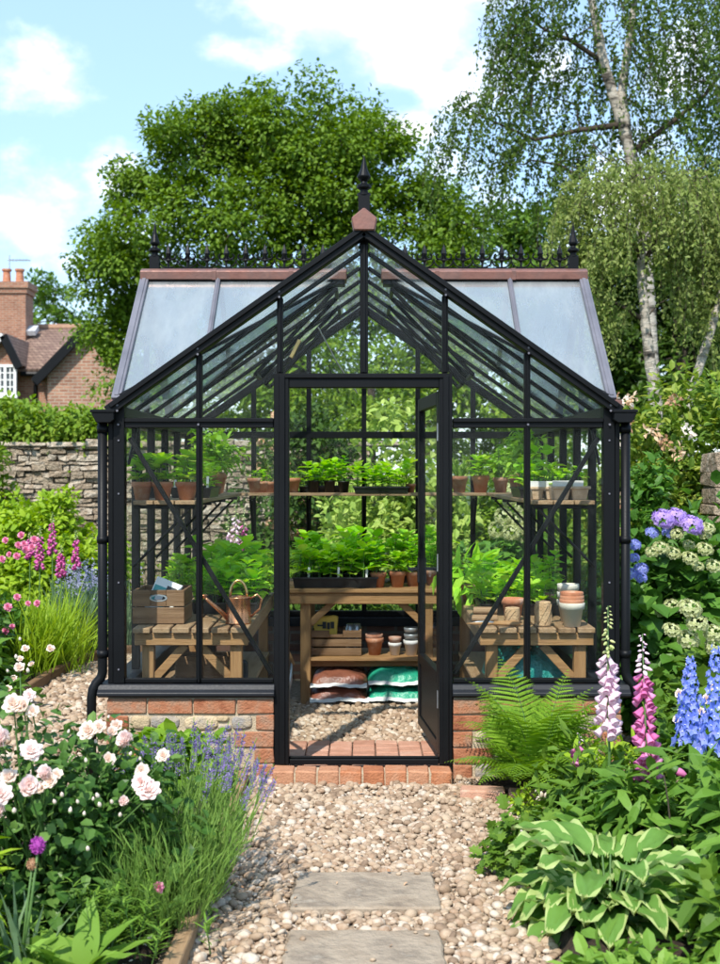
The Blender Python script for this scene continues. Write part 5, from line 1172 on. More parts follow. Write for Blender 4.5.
def bells(mb, base, top, n, size, mi, mi_bud, one_side=.0, budfrac=.35, face=-PI/2, r0=.012):
    """foxglove spike: drooping bells, shrinking to green buds at the tip"""
    base, top = np.array(base), np.array(top); prof = [(.0,0),(.11,.03),(.17,.2),(.22,.5),(.27,.75),(.36,.97),(.33,1.0)]
    key = MB(); key.lathe(prof[:-1]+[(.27,.90),(.15,.5)], n=8); VT = (np.concatenate(key.v), [(f, 0) for f, _ in key.f if f.shape[1] == 4]); VT = (VT[0][:, [0,2,1]]*np.array((1,1,-1)), VT[1])
    bd = MB(); bd.lathe([(0,0),(.2,.2),(.24,.5),(.14,.85),(0,1)], n=6); VB = (np.concatenate(bd.v)[:, [0,2,1]]*np.array((1,1,-1)), [(f, 0) for f, _ in bd.f])
    ph = 0
    for k in range(n):
        t = k/(n-1); ph += 2.4; a = ph if RNG.random() > one_side else face+U(-1.3,1.3); p = base+(top-base)*t
        o = np.array((math.cos(a), math.sin(a), 0)); isb = t > 1-budfrac; sc = size*(1.08-.5*t) if not isb else size*(.62-.42*(t-(1-budfrac))/budfrac)
        ax = nrm(o*.85+np.array((0,0,-.75 if not isb else -.35+.5*(t-.7))))[None]
        mb.scatter(VB if isb else VT, (p+o*r0*(1-t*.6))[None], frames(ax, np.array((0,0,1.))[None]+o[None]*.1), [sc*U(.9,1.1)], mi_bud if isb else mi)
def foxglove(label, x, y, z0, zt, zb, size, n, pm, bud='p_bud', lean=(0,0), leaves=14, lsize=.22, group=None, bf=.35, one=.55, cat='foxglove', stem_r=.006, name='foxglove'):
    t = thing(name, label, cat, (x,y,z0), 0, group); base = np.array((x,y,z0)); top = np.array((x+lean[0], y+lean[1], zt)); b = base+(top-base)*((zb-z0)/(zt-z0))
    sm = MB(); sm.tube([base, base*.6+top*.4+RNG.normal(0,.004,3), b, top], [stem_r*1.3, stem_r, stem_r*.8, stem_r*.3], 7); part('stem', sm, t, M['greenstem'], True)
    fm = MB(); bells(fm, b, top, n, size, 0, 1, one, bf); part('flower_spike', fm, t, [M[pm], M[bud]], True)
    if leaves:
        lm = MB(); a = U(0,2*PI,leaves)+np.arange(leaves)*2.4; h = U(.0,.35,leaves)*(zb-z0)*1.5; p = base+(top-base)*np.minimum(h/(zt-z0),.8)[:,None]; ax = np.stack([np.cos(a), np.sin(a), U(.2,.9,leaves)], 1); lm.scatter(T_oval(.36,.08,.45,.62), p, frames(ax, np.tile((0,0,1.),(leaves,1))), lsize*U(.55,1.1,leaves)*(1-.5*h/max(h.max(),1e-3))); part('leaves', lm, t, M['l_foxleaf'], True)
    return t
def tuft(mb, c, n, h, T, spread=.35, sig=.03, mi=0, size=None):
    p = np.array(c)+np.stack([RNG.normal(0,sig,n), RNG.normal(0,sig,n), np.zeros(n)], 1); ax = np.stack([RNG.normal(0,spread,n), RNG.normal(0,spread,n), np.ones(n)], 1); mb.scatter(T, p, frames(ax, rdir(n)), U(h*.6,h*1.1,n), mi)

# ================================================================== hedges and shrubs behind
def hedge_x(name, label, x0, x1, y, z0, z1, dep, n, per, size, mat, T, clump=.28, cat='hedge', sprout=0):
    t = thing(name, label, cat, ((x0+x1)/2, y, 0)); q = np.stack([U(x0,x1,n), y+U(-dep,dep,n), z0+(z1-z0)*U(0,1,n)**.8], 1); q[:,2] = np.minimum(q[:,2], z1-.18+.16*np.sin(q[:,0]*2.3)+.12*np.sin(q[:,0]*5.1+1)); mb = MB()
    clump_leaves(mb, T, q, clump*U(.7,1.3,n), per, size, np.stack([q[:,0].repeat(per), np.full(n*per,y+.1), np.full(n*per,z0)],1), 0, .7, .85, .2)
    part('foliage', mb, t, M[mat]); sm = MB()
    for i in range(10): x = U(x0,x1); sm.tube([(x,y,0),(x+U(-.1,.1),y,z0+.2),(x+U(-.2,.2),y-.1,z1*.7+z0*.3)], [.03,.025,.012], 6, 0, False)
    part('stems', sm, t, M['twig']); return t
hedge_x('garden_hedge', 'bright green hedge bulging over the top of the stone wall', -8.6, -2.6, 9.75, 1.85, 2.42, .65, 270, 90, .085, 'l_hedge', OV, .3)
shrub('wall_shrub', 'yellow green shrub spilling over the stone wall at the frame edge', (-4.75,7.9,0), (.85,.5,2.45), 110, 70, .075, 'l_hedge', OV, .20, stems=8, sprout=20)
shrub('wall_climber', 'drooping pale climber hanging in front of the wall at the frame edge', (-4.9,7.2,0), (.42,.35,1.55), 40, 60, .06, 'l_var', OVN, .17, droop=.8, stems=6)
shrub('lime_shrub', 'lime green domed shrub in front of the stone wall', (-3.5,6.9,0), (.92,.6,1.36), 220, 80, .08, 'l_lime', OV, .19, stems=8, sprout=40)
shrub('rear_shrub', 'pale leaved viburnum like shrub seen through the doorway glass', (.35,5.6,0), (.95,.7,2.15), 130, 60, .095, 'l_var', OV, .2, stems=10, sprout=60)
shrub('rear_shrub', 'dark glossy shrub behind the greenhouse to the side of the pale one', (-.55,7.4,0), (.9,.6,2.75), 110, 70, .085, 'l_dark', OV, .24, stems=10)
shrub('rear_shrub', 'green leafy shrub low behind the back glass of the greenhouse', (-.25,4.75,0), (.85,.45,1.0), 80, 60, .075, 'l_mid', OV, .15, stems=8, sprout=30)
shrub('rear_shrub', 'light green shrub behind the twine bench side of the greenhouse', (1.35,5.5,0), (.75,.6,1.75), 110, 60, .08, 'l_hedge', OV, .19, stems=8, sprout=30)
shrub('rear_shrub', 'tall dark bush beyond the side glass next to the climbing shrub', (2.1,6.6,0), (1.1,.8,2.3), 120, 70, .085, 'l_mid', OV, .25, stems=10)
shrub('rear_shrub', 'feathery light green shrub behind the watering can bench', (-1.35,5.2,0), (.7,.5,1.05), 80, 70, .07, 'l_lime', OVN, .16, stems=8)
t, q = shrub('peach_shrub', 'shrub with peach coloured flowers before the stone wall behind the greenhouse', (-.80,7.9,0), (.75,.4,2.35), 90, 60, .075, 'l_hedge', OV, .2, stems=8)
h = umbel_mesh('peachhead', M['p_peach'], 3, .075, 40, .03)
pk = q[np.argsort(-(q[:,2]-q[:,1]*.5))][:34]; add_blooms(t, pk+np.array((0,-.18,.08)), [(U(-.3,.3),-.7,.6)]*len(pk), h, 'flower_head', U(.8,1.3,len(pk)))
t, q = shrub('rear_hydrangea', 'cream flowered hydrangea behind the greenhouse side glass', (1.35,4.6,0), (.5,.4,1.25), 60, 55, .09, 'l_hyd', OVW, .15, stems=6)
hc = umbel_mesh('creamhead', M['p_hydcream'], 5, .07, 70, .020, .55)
pk = [PP(px,py,10.3)+np.array((0,U(-.1,.1),0)) for px,py in [(508,500),(520,506),(503,516),(516,521),(526,516),(510,532),(522,536),(498,530),(515,492),(503,490),(528,528)]]; add_blooms(t, pk, [(U(-.3,.3),-.8,.5)]*len(pk), hc, 'flower_head', U(.8,1.2,len(pk)))
# pale and pink perennials seen through the left panes
for i,(px,py,lab) in enumerate([(236,512,'pale mauve foxglove seen through the glass below the shelf corner'),(244,520,'mauve foxglove beside the pale one behind the greenhouse'),(228,527,'short mauve foxglove behind the watering can bench')]):
    p = PP(px,py,10.6); foxglove(lab, p[0], p[1], 0, p[2]+.12, p[2]-.35, .05, 26, ['p_palepink','p_mag','p_palepink'][i], leaves=8, group='foxgloves behind the greenhouse')
# --- climbing shrub on the right
t, q = shrub('climbing_shrub', 'tall climbing shrub with faded cream and rusty flowers above the hydrangea', (2.55,3.1,0), (.95,.75,2.42), 210, 70, .072, 'l_climb', OV, .19, stems=12, sprout=70)
hb = umbel_mesh('brownhead', M['p_brown'], 9, .075, 50, .030, .5); hcr = umbel_mesh('palehead', M['p_rosecream'], 10, .075, 40, .035, .5)
front = q[(q[:,1] < 3.2)]
CPX = [(612,398),(622,405),(633,400),(645,408),(640,420),(655,415),(628,425),(618,440),(650,432),(637,446),(665,425),(612,455),(668,440),(690,432),(680,448),(622,470),(700,420),(640,470),(628,505),(614,520),(618,498),(630,445),(608,470),(655,395),(672,402)]
for i, m_ in enumerate(('p_brown', 'p_rosecream', 'p_peach')):
    for px, py in CPX[i::6]: mb = MB(); clump_leaves(mb, OV, PP(px+U(-3,3),py+U(-3,3),8.42+U(-.12,.12)), .05, 22, .04, np.array((2.55,3.1,1.0)), 0, .3, .9, .3); part('flower_head', mb, t, M[m_])
shrub('climbing_shrub', 'lighter leafy climbing shrub rising just beyond the gutter end', (2.08,2.85,0), (.46,.4,2.28), 90, 70, .07, 'l_climb', OV, .17, stems=8, sprout=40)
shrub('laurel_shrub', 'dark glossy shrub between the climbing shrub and the downpipe', (1.95,2.0,0), (.42,.4,1.85), 70, 60, .075, 'l_hyd', OV, .15, stems=8)
shrub('edge_hedge', 'yellow green leafy hedge beneath the birch stems at the frame edge', (3.6,4.4,0), (.9,.8,2.55), 110, 70, .085, 'l_hedge', OV, .24, stems=8, sprout=40)
# --- hydrangeas on the right
D = 7.3
t, q = shrub('hydrangea', 'big hydrangea bush with lilac, blue and greenish cream flower heads', (2.02,1.3,0), (.58,.5,1.18), 120, 36, .115, 'l_hyd', OVW, .15, stems=10, up=1.0, droop=.35, sprout=24)
hl = umbel_mesh('lilachead', M['p_hydlil'], 1, .072, 90, .022, .6); hbl = umbel_mesh('bluehead', M['p_hydblue'], 2, .066, 80, .020, .6)
def ph(lst, Dd): return [PP(px,py,Dd+U(-.08,.08)) for px,py in lst]
for lst, m_, s in (([(664,519),(676,517),(692,525)], hl, (.85,1.0)), ([(652,533),(634,545),(641,569),(634,558),(630,574),(641,578),(668,533)], hbl, (.45,.66)), ([(677,534),(689,545),(708,528),(661,548),(673,553),(705,549),(698,566),(690,558),(652,552),(714,566),(672,606),(684,606),(660,612),(705,534)], hc, (.5,.72))):
    pk = ph(lst, 6.9); add_blooms(t, pk, [(U(-.25,.25),-.6,.8) for _ in pk], m_, 'flower_head', U(*s,len(pk)))
t, q = shrub('oakleaf_hydrangea', 'lower hydrangea with serrated leaves and cream domed heads beside the path', (1.98,.35,0), (.42,.38,.80), 55, 26, .13, 'l_mid', LOB, .14, stems=8, up=1.0)
pk = ph([(697,623),(714,633),(688,639),(716,646),(690,608),(672,630)], 6.1); add_blooms(t, pk, [(U(-.25,.25),-.5,.85) for _ in pk], hc, 'flower_head', U(.65,.9,len(pk)))

# ================================================================== far left bed
fg = 'magenta foxgloves in the far bed'
for px, pt, pb, Dd, lab in [(52.5,512,552,10.2,'tallest magenta foxglove in front of the lime shrub'),(40,526,566,9.9,'magenta foxglove next to the tallest one, toward the frame edge'),(76,530,566,10.0,'magenta foxglove nearest the greenhouse downpipe'),(61,545,574,9.6,'short magenta foxglove between two tall ones'),(30,532,556,10.4,'small magenta foxglove with few bells beside the roses')]:
    p0, p1 = PP(px,pt,Dd), PP(px-.5,pb,Dd); foxglove(lab, p1[0], p1[1], 0, p0[2], p1[2], .040, 46, 'p_mag', lean=(p0[0]-p1[0],0), leaves=12, lsize=.3, group=fg, one=.3, bf=.25)
t = thing('catmint', 'blue grey catmint haze beside the downpipe', 'perennial', (PX(93,10.2),4.2,0)); mb = MB()
for k in range(26): tuft(mb, (PX(93,10.2)+RNG.normal(0,.14), 4.2+RNG.normal(0,.15), .02), 14, .62, T_blade(.035,.2), .25, .03)
part('foliage', mb, t, M['l_glauc']); fm = MB()
for k in range(70):
    a = np.array((PX(93,10.2)+RNG.normal(0,.17), 4.2+RNG.normal(0,.15), U(.45,.62))); n = 16; pp = a+np.stack([RNG.normal(0,.012,n), RNG.normal(0,.012,n), U(0,.2,n)], 1); fm.scatter(RH, pp, frames(rdir(n), rdir(n)), .022)
part('flower_spikes', fm, t, M['p_cat'])
t = thing('feathery_grass', 'feathery light green perennial clump at the path bend', 'perennial', (-2.58,3.2,0)); mb = MB()
for k in range(60): c = (-2.62+RNG.normal(0,.17), 3.2+RNG.normal(0,.25), .03); tuft(mb, c, 26, U(.40,.66), T_blade(.022,.35), .34, .05)
part('foliage', mb, t, M['l_lime'])
shrub('bed_perennial', 'green perennial mound behind the feathery clump near the downpipe', (-2.45,4.6,0), (.45,.3,.55), 40, 60, .07, 'l_mid', OVN, .13, stems=4)
shrub('bed_perennial', 'dark leafy perennial mound between roses and foxgloves', (-3.0,2.9,0), (.45,.45,.95), 70, 60, .07, 'l_hyd', OV, .14, stems=6)
RM = [rose_mesh('rose_a', [M['p_rose'], M['greenstem']], 1), rose_mesh('rose_b', [M['p_rosecream'], M['greenstem']], 2), rose_mesh('rose_pink', [M['p_pink'], M['greenstem']], 3), rose_mesh('rose_c', [M['p_rose'], M['greenstem']], 7, .55), rose_mesh('rose_d', [M['p_rosecream'], M['greenstem']], 9, .7), rose_mesh('rose_e', [M['p_rose'], M['greenstem']], 12, 1.2)]
BUD = [bud_mesh('bud_a', [M['p_rose'], M['greenstem']]), bud_mesh('bud_b', [M['p_rosecream'], M['greenstem']])]
t, q = shrub('pink_rose_bush', 'rose bush with small deep pink blooms in the far bed', (-3.1,2.2,0), (.55,.5,1.15), 90, 50, .06, 'l_rose', OV, .14, stems=10)
pk = [PP(px,py,8.3+U(-.15,.15)) for px,py in [(6,541),(18,546),(22,536),(34,541),(10,555),(17,557),(26,551),(17,598),(38,604),(8,608),(12,627),(28,604),(6,632),(2,560),(24,545),(32,548)]]; add_blooms(t, pk, [(U(-.4,.4),-.8,.6) for _ in pk], RM[2], 'bloom', U(.5,.85,len(pk)))
t, q = shrub('broad_leaf_perennial', 'broad leaved green perennial overhanging the timber edging', (-2.62,1.75,0), (.34,.4,.5), 34, 24, .14, 'l_foxleaf', T_oval(.4,.08,.5), .12, stems=3)
t, q = shrub('edging_perennial', 'low ferny perennial with small pale flowers by the timber edging', (-2.72,1.0,0), (.42,.45,.42), 60, 60, .05, 'l_lime', OVN, .11, stems=4)
pk = [PP(px,py,7.0+U(-.1,.1)) for px,py in [(32,665),(20,660),(50,650),(8,690),(14,680),(25,650)]]; add_blooms(t, pk, [(U(-.4,.4),-.6,.8) for _ in pk], RM[1], 'bloom', U(.5,.7,len(pk)))
shrub('edging_perennial', 'leafy green perennial behind the pale rose bush at the frame edge', (-2.75,.2,0), (.4,.4,.62), 55, 50, .06, 'l_hedge', OV, .13, stems=4)

# ================================================================== foreground left
def rose_bush(name, label, c, r, n, blooms, Dd, buds):
    t, q = shrub(name, label, c, r, n, 34, .042, 'l_rose', OVW, .12, 'rose bush', stems=0, up=1.0, sprout=40, shell=(.5,1.0))
    blooms = [(a,b_,d-.26,s_*1.02,k) for a,b_,d,s_,k in blooms]; buds = [(a,b_,d-.26) for a,b_,d in buds]
    sm = MB(); base = np.array(c)
    pk = np.array([PP(px,py,d) for px,py,d,_,_ in blooms])
    for p in list(pk)+list(q[::5]): b = base+np.array((RNG.normal(0,.08),RNG.normal(0,.08),0)); sm.tube([b, b*.45+p*.55+np.array((0,0,-.02)), p-np.array((0,-.0,.012))], [.007,.0045,.0022], 6, 0, False)
    part('stems', sm, t, M['greenstem'], True)
    for (px,py,d,s,k), p in zip(blooms, pk): add_blooms(t, [p], [(U(-.45,.45),-.85,U(.35,.9))], RM[RNG.choice([0,3,5] if k == 0 else [1,4,3])], 'bloom', [s])
    bp = [PP(px,py,d) for px,py,d in buds]; add_blooms(t, bp, [(U(-.4,.4),U(-.6,0),1) for _ in bp], BUD[1], 'bud', U(.4,.62,len(bp)))
    return t
BL = [(29,787,3.85,1.02,0),(2,741,3.9,1.15,0),(31,753,4.0,.85,0),(2,796,3.85,.9,0),(1,812,3.85,.7,0),(47,775,3.95,.75,1),(52,782,3.95,.65,1),(10,779,3.95,.75,1),(42,789,3.95,.6,1),(14,706,4.1,.85,1),(24,708,4.1,.8,1),(30,696,4.2,.5,0),(33,712,4.1,.55,1),
      (90,733,4.2,.85,1),(100,729,4.2,.65,1),(128,741,4.25,.9,1),(117,727,4.3,.6,1),(108,760,4.2,.6,1),(149,793,4.05,.95,0),(143,783,4.05,.75,0),(141,771,4.1,.6,1),(124,802,4.1,.55,1),(20,669,4.6,.55,1),(164,757,4.2,.6,1),(122,742,4.25,.6,1),(57,776,3.97,.5,1),(112,733,4.25,.5,1)]
BD_ = [(130,755,4.2),(96,743,4.2),(68,733,4.2),(86,762,4.1),(112,803,4.0),(120,816,4.0),(78,803,4.0),(70,812,3.9),(14,812,3.8),(84,815,3.9),(98,797,4.0),(16,658,4.6),(28,672,4.6),(8,672,4.6),(20,640,4.8),(108,718,4.3),(140,760,4.15),(100,806,3.95),(62,796,3.95),(55,803,3.95),(88,850,3.9),(93,800,4.0)]
rose_bush('rose_bush', 'large foreground rose bush with blush pink and cream double blooms', (-1.13,-1.95,.05), (.56,.36,.78), 150, BL, 4.0, BD_)
# fallen petals on the soil
mb = MB(); n = 190; p = np.stack([U(-1.35,-.68,n), U(-2.6,-1.6,n), np.full(n,.075)], 1); mb.scatter(OVW, p, rotz_frames(n,.35), U(.012,.028,n)); struct('fallen_petals', mb, M['p_white'], kind='stuff')
mb = MB(); n = 60; p = np.stack([U(-.6,.75,n), U(-2.6,-.2,n), np.full(n,.04)], 1); mb.scatter(OV, p, rotz_frames(n,.4), U(.010,.026,n)); struct('fallen_leaves', mb, M['p_brown'], kind='stuff')
# lavender
t = thing('lavender', 'bushy lavender clump with violet spikes spilling over the path edge', 'lavender', (-.66,-1.95,.04)); mb = MB(); spk = []
LC = np.array((-.665,-1.85,.04))
for k in range(420):
    a = U(0,2*PI); r = U(0,1)**.5; d = np.array((math.cos(a)*r, math.sin(a)*r*1.1, 0)); b = LC+d*np.array((.15,.36,0)); h = U(.28,.42)*(1-.22*r); e = b+d*np.array((.11,.14,0))+np.array((RNG.normal(0,.02),RNG.normal(0,.02),h)); m = 9; s = np.linspace(.12,1,m)
    q = b+(e-b)*s[:,None]; ax = (e-b)/np.linalg.norm(e-b)+rdir(m)*.32; mb.scatter(T_blade(.055,.12), np.repeat(q,2,0), frames(np.repeat(ax,2,0)+rdir(2*m)*.3, rdir(2*m)), U(.04,.08,2*m))
    if k % 2 == 0: spk.append((e, nrm(d*.45+np.array((RNG.normal(0,.1),RNG.normal(0,.1),1)))))
part('foliage', mb, t, M['l_lav'])
def lav_spike(seed):
    def f():
        g = np.random.default_rng(seed); mb = MB(); h = .17; mb.tube([(0,0,-.06),(0,0,h*.6),(0.004,0,h)], [.0016,.0014,.001], 4, 1, False); n = 44; z = h*.55+g.uniform(0,1,n)**.9*.062; a = g.uniform(0,6.28,n); rr = .0055*(1.15-(z-h*.55)/.075); ax = np.stack([np.cos(a)*.8,np.sin(a)*.8,np.full(n,.6)],1); mb.scatter(T_rhomb(.6,.1), np.stack([rr*np.cos(a),rr*np.sin(a),z],1), frames(ax, np.tile((0,0,1.),(n,1))), g.uniform(.007,.011,n)); return mb.mesh('flower_spike', [M['p_lav'], M['l_lav']])
    return cached('lav%d' % seed, f)
wp = wpos(t); spk.sort(key=lambda s: (-s[0][1]-.6*s[0][0])*.8+U(-.15,.15))
for i, (e, d) in enumerate(spk[:98]): o = link('flower_spike', lav_spike(i % 4), t, tuple(e-wp)); place_face(o, d); o.scale = (U(1.0,1.4),)*3
# narrow leaved herb in front of the lavender
t = thing('narrow_leaf_herb', 'narrow leaved green herb with one pink flower below the roses', 'herb', (-.78,-2.3,.04)); mb = MB()
for k in range(46):
    a = U(0,6.28); b = np.array((-.76+RNG.normal(0,.09), -2.25+RNG.normal(0,.08), .05)); e = b+np.array((math.cos(a)*U(.03,.10), math.sin(a)*U(.03,.10), U(.10,.24))); mb.tube([b,(b+e)/2,e], [.003,.002,.001], 4, 1, False); m = 12; s = np.linspace(.25,1,m); q = b+(e-b)*s[:,None]; aa = U(0,6.28,m); ax = np.stack([np.cos(aa),np.sin(aa),U(.3,.9,m)],1); mb.scatter(T_blade(.13,.25), np.repeat(q,2,0), frames(np.concatenate([ax,ax*np.array((-1,-1,1))]), np.tile((0,0,1.),(2*m,1))), U(.035,.06,2*m))
part('foliage', mb, t, [M['l_herb'], M['greenstem']]); add_blooms(t, [PP(158,888,3.72)], [(.3,-.7,.6)], RM[2], 'flower', [.45])
# leafy plant at the brick wall
t, q = shrub('strawberry_plant', 'fresh green leafy plant against the stone and brick base', (-.90,-.36,.03), (.20,.14,.29), 50, 26, .08, 'l_fern', OVW, .09, 'leafy plant', stems=6, up=1.1)
# broad leaf plant at the bottom edge
t = thing('broad_leaf_plant', 'pale green plant with long broad leaves at the bottom of the frame', 'leafy plant', (-.86,-2.55,.04)); lm = MB()
def bigleaf(mb, base, a, tilt, l, w, curl=.5, mi=0, ripple=.012, T=None, edge=None, fold=.10):
    """one big leaf as a curved grid with a midrib and side veins"""
    nv, nu = 13, 9; v = np.linspace(0,1,nv); u = np.linspace(-1,1,nu) if edge is None else np.array([-1,-.81,-.55,-.27,0,.27,.55,.81,1]); prof = (np.sin(np.clip(v,0,1)**.75*PI)**.8*.98+.02)*(1-v**8) if edge is None else np.clip(v+.02,0,1)**.55*np.clip(1-v,0,1)**.85*1.95
    th = tilt-curl*v*1.6; ds = l/(nv-1); rr = np.concatenate([[0], np.cumsum(np.cos(th[:-1])*ds)]); zz = np.concatenate([[0], np.cumsum(np.sin(th[:-1])*ds)])
    Uu, Pv = np.meshgrid(u, prof); Xl = Uu*w/2*Pv; Zl = zz[:,None]+fold*np.abs(Uu)*w*Pv+ripple*np.sin((np.abs(Uu)*3.2+v[:,None]*5)*3.1)*.25*w/.1+ripple*.5*np.sin(v[:,None]*14+a*3)*np.abs(Uu)**2
    Rl = np.repeat(rr[:,None], nu, 1); c, s = math.cos(a), math.sin(a)
    X = base[0]+Rl*c-Xl*s; Y = base[1]+Rl*s+Xl*c; Z = base[2]+Zl
    idx = np.arange(nv*nu).reshape(nv,nu); q4 = np.stack([idx[:-1,:-1],idx[:-1,1:],idx[1:,1:],idx[1:,:-1]],-1)
    m = np.zeros((nv-1,nu-1),int)
    if edge is not None: m[:,0] = edge; m[:,-1] = edge; m[-1,:] = edge
    mb.f.append((q4.reshape(-1,4)+mb.n, (m+mi).ravel())); mb.v.append(np.stack([X.ravel(),Y.ravel(),Z.ravel()],1)); mb.n += nv*nu
for k in range(17): a = k*2.4+U(-.2,.2); bigleaf(lm, (-.86+.02*math.cos(a), -2.52+.02*math.sin(a), .05), a, U(.6,1.25), U(.17,.26), U(.06,.085), .55, ripple=.008)
bigleaf(lm, (-.835,-2.50,.05), 1.4, 1.35, .25, .085, .2, ripple=.008)
part('leaves', lm, t, M['l_herb'], True)
t = thing('allium', 'round purple allium head on upright stem among strap leaves', 'allium', (-1.0,-2.5,.04)); mb = MB(); p0 = PP(38,845,3.5)
mb.tube([(-1.03,-2.5,.04),(-.99,-2.5,.25),tuple(p0-np.array((0,0,.012)))], [.005,.0045,.0035], 7); p1 = PP(32,864,3.5); mb.tube([(-1.02,-2.51,.04),(-1.0,-2.5,.25),tuple(p1-np.array((0,0,.01)))], [.0045,.004,.003], 7); part('stem', mb, t, M['greenstem'], True)
mb = MB(); tuft(mb, (-1.02,-2.5,.03), 16, .34, T_blade(.07,.25), .22, .03); part('leaves', mb, t, M['l_glauc'])
def allium_head(p, r, mat):
    mb = MB(); mb.lathe([(0,-r),(r*.7,-r*.7),(r*.85,0),(r*.6,r*.8),(0,r*1.1)], tuple(p), 12); n = 150; d = rdir(n); mb.scatter(T_rhomb(.5,.1), p+d*r*np.array((.8,.8,.95)), frames(d+rdir(n)*.25, rdir(n)), r*.6); part('flower_head', mb, t, M[mat])
allium_head(p0, .019, 'p_purple'); allium_head(p1, .013, 'p_brown')
t, q = shrub('frame_edge_perennial', 'yellow green leafy perennial cut by the frame edge below the roses', (-1.22,-2.45,.04), (.18,.2,.40), 22, 16, .09, 'l_lime', OVN, .09, 'leafy plant', stems=4)
t, q = shrub('ground_cover_plant', 'low leafy plant in the soil beneath the alliums', (-1.05,-2.62,.04), (.25,.12,.12), 18, 16, .06, 'l_herb', OV, .08, 'leafy plant', stems=0)

# ================================================================== foreground right
# fern
t = thing('fern', 'big arching green fern at the brick base beside the door', 'fern', (.82,-.30,.03)); FB_ = np.array((.80,-.30,.05))
def frond(a, L_, tilt, curl):
    mb = MB(); n = 27; v = np.linspace(0,1,n); th = tilt-curl*v**1.4; ds = L_/n; r = np.cumsum(np.cos(th)*ds); z = np.cumsum(np.sin(th)*ds); c, s = math.cos(a), math.sin(a); side = np.array((-s,c,0)); twist = RNG.normal(0,.12)
    P_ = np.stack([r*c+side[0]*twist*r*r, r*s+side[1]*twist*r*r, z], 1); mb.tube(P_[::3], np.linspace(.0035,.0008,len(P_[::3])), 4, 1, False)
    T_ = nrm(np.gradient(P_, axis=0)); up = nrm(np.cross(np.tile(side,(n,1)), T_)*-1); up = np.where(up[:,2:3] < 0, -up, up)
    for i in range(3, n):
        l = L_*.30*math.sin(min(1,(v[i]+.02))**.55*PI)**.9+.008
        for sg in (-1,1):
            d = nrm(side*sg*.93+T_[i]*.38+up[i]*U(-.2,.05)); m = max(3, int(l/.011)); w = np.linspace(0,1,m+1)[1:]-.5/m; q = P_[i]+d*(w*l)[:,None]+np.array((0,0,-1))*(w**2*l*.18)[:,None]; sz = np.clip(.0095*(1-w**1.6)+.002,0,1)*(l/.1)**.25; mb.scatter(T_blade(.085,.18), P_[i][None], frames(d[None], up[i][None]), [l])
            for s2 in (-1,1): ax = np.tile(nrm(T_[i]*s2*.9+d*.55),(m,1)); mb.scatter(T_rhomb(.75,.03), q, frames(ax, np.tile(up[i],(m,1))+rdir(m)*.12), sz)
    return mb
for k in range(36):
    a = k*2.39996+U(-.25,.25); in_ = k < 9; L_ = (U(.60,.76) if in_ else U(.48,.66))*(.86 if math.cos(a) < -.45 else 1); tl = U(1.15,1.45) if in_ else U(.55,1.15)
    if math.sin(a) > .3: tl = max(tl, 1.2); L_ *= .95
    o = link('frond', frond(a, L_, tl, U(.7,1.2) if in_ else U(.9,1.5)).mesh('frond', [M['l_fern'], M['greenstem']]), t, (RNG.normal(0,.02), RNG.normal(0,.02), .02))
# pale flowers and small plants near the fern
t, q = shrub('small_flowering_plant', 'small plant with tiny pale flowers in the gravel below the fern', (.72,-.66,.02), (.07,.06,.13), 10, 14, .03, 'l_lime', OV, .035, 'leafy plant', stems=3)
pk = [PP(px,py,5.3) for px,py in [(537,792),(541,796),(546,797),(538,801)]]; add_blooms(t, pk, [(0,-.5,.8)]*4, BUD[1], 'flower', [1.0]*4)
# foxgloves
x, y = PX(608,4.75), -1.25
foxglove('pale pink and cream foxglove beside the fern', x, y, .05, PZ(606,4.75), PZ(728,4.75), .050, 76, 'p_palepink', lean=(.0,0), leaves=22, lsize=.26, one=.35, bf=.40)
x, y = PX(645,4.5), -1.5
foxglove('deep rose pink foxglove between the pale one and the delphiniums', x+.02, y, .05, PZ(634,4.5), PZ(775,4.5), .052, 78, 'p_hot', 'p_palepink', lean=(-.03,0), leaves=20, lsize=.26, one=.4, bf=.26)
x, y = PX(574,5.0), -1.0
foxglove('short bent pink foxglove sprig in front of the fern', x, y, .03, PZ(733,5.0), PZ(772,5.0), .042, 14, 'p_hot', 'p_palepink', lean=(.02,-.01), leaves=10, lsize=.16, bf=.3, stem_r=.004)
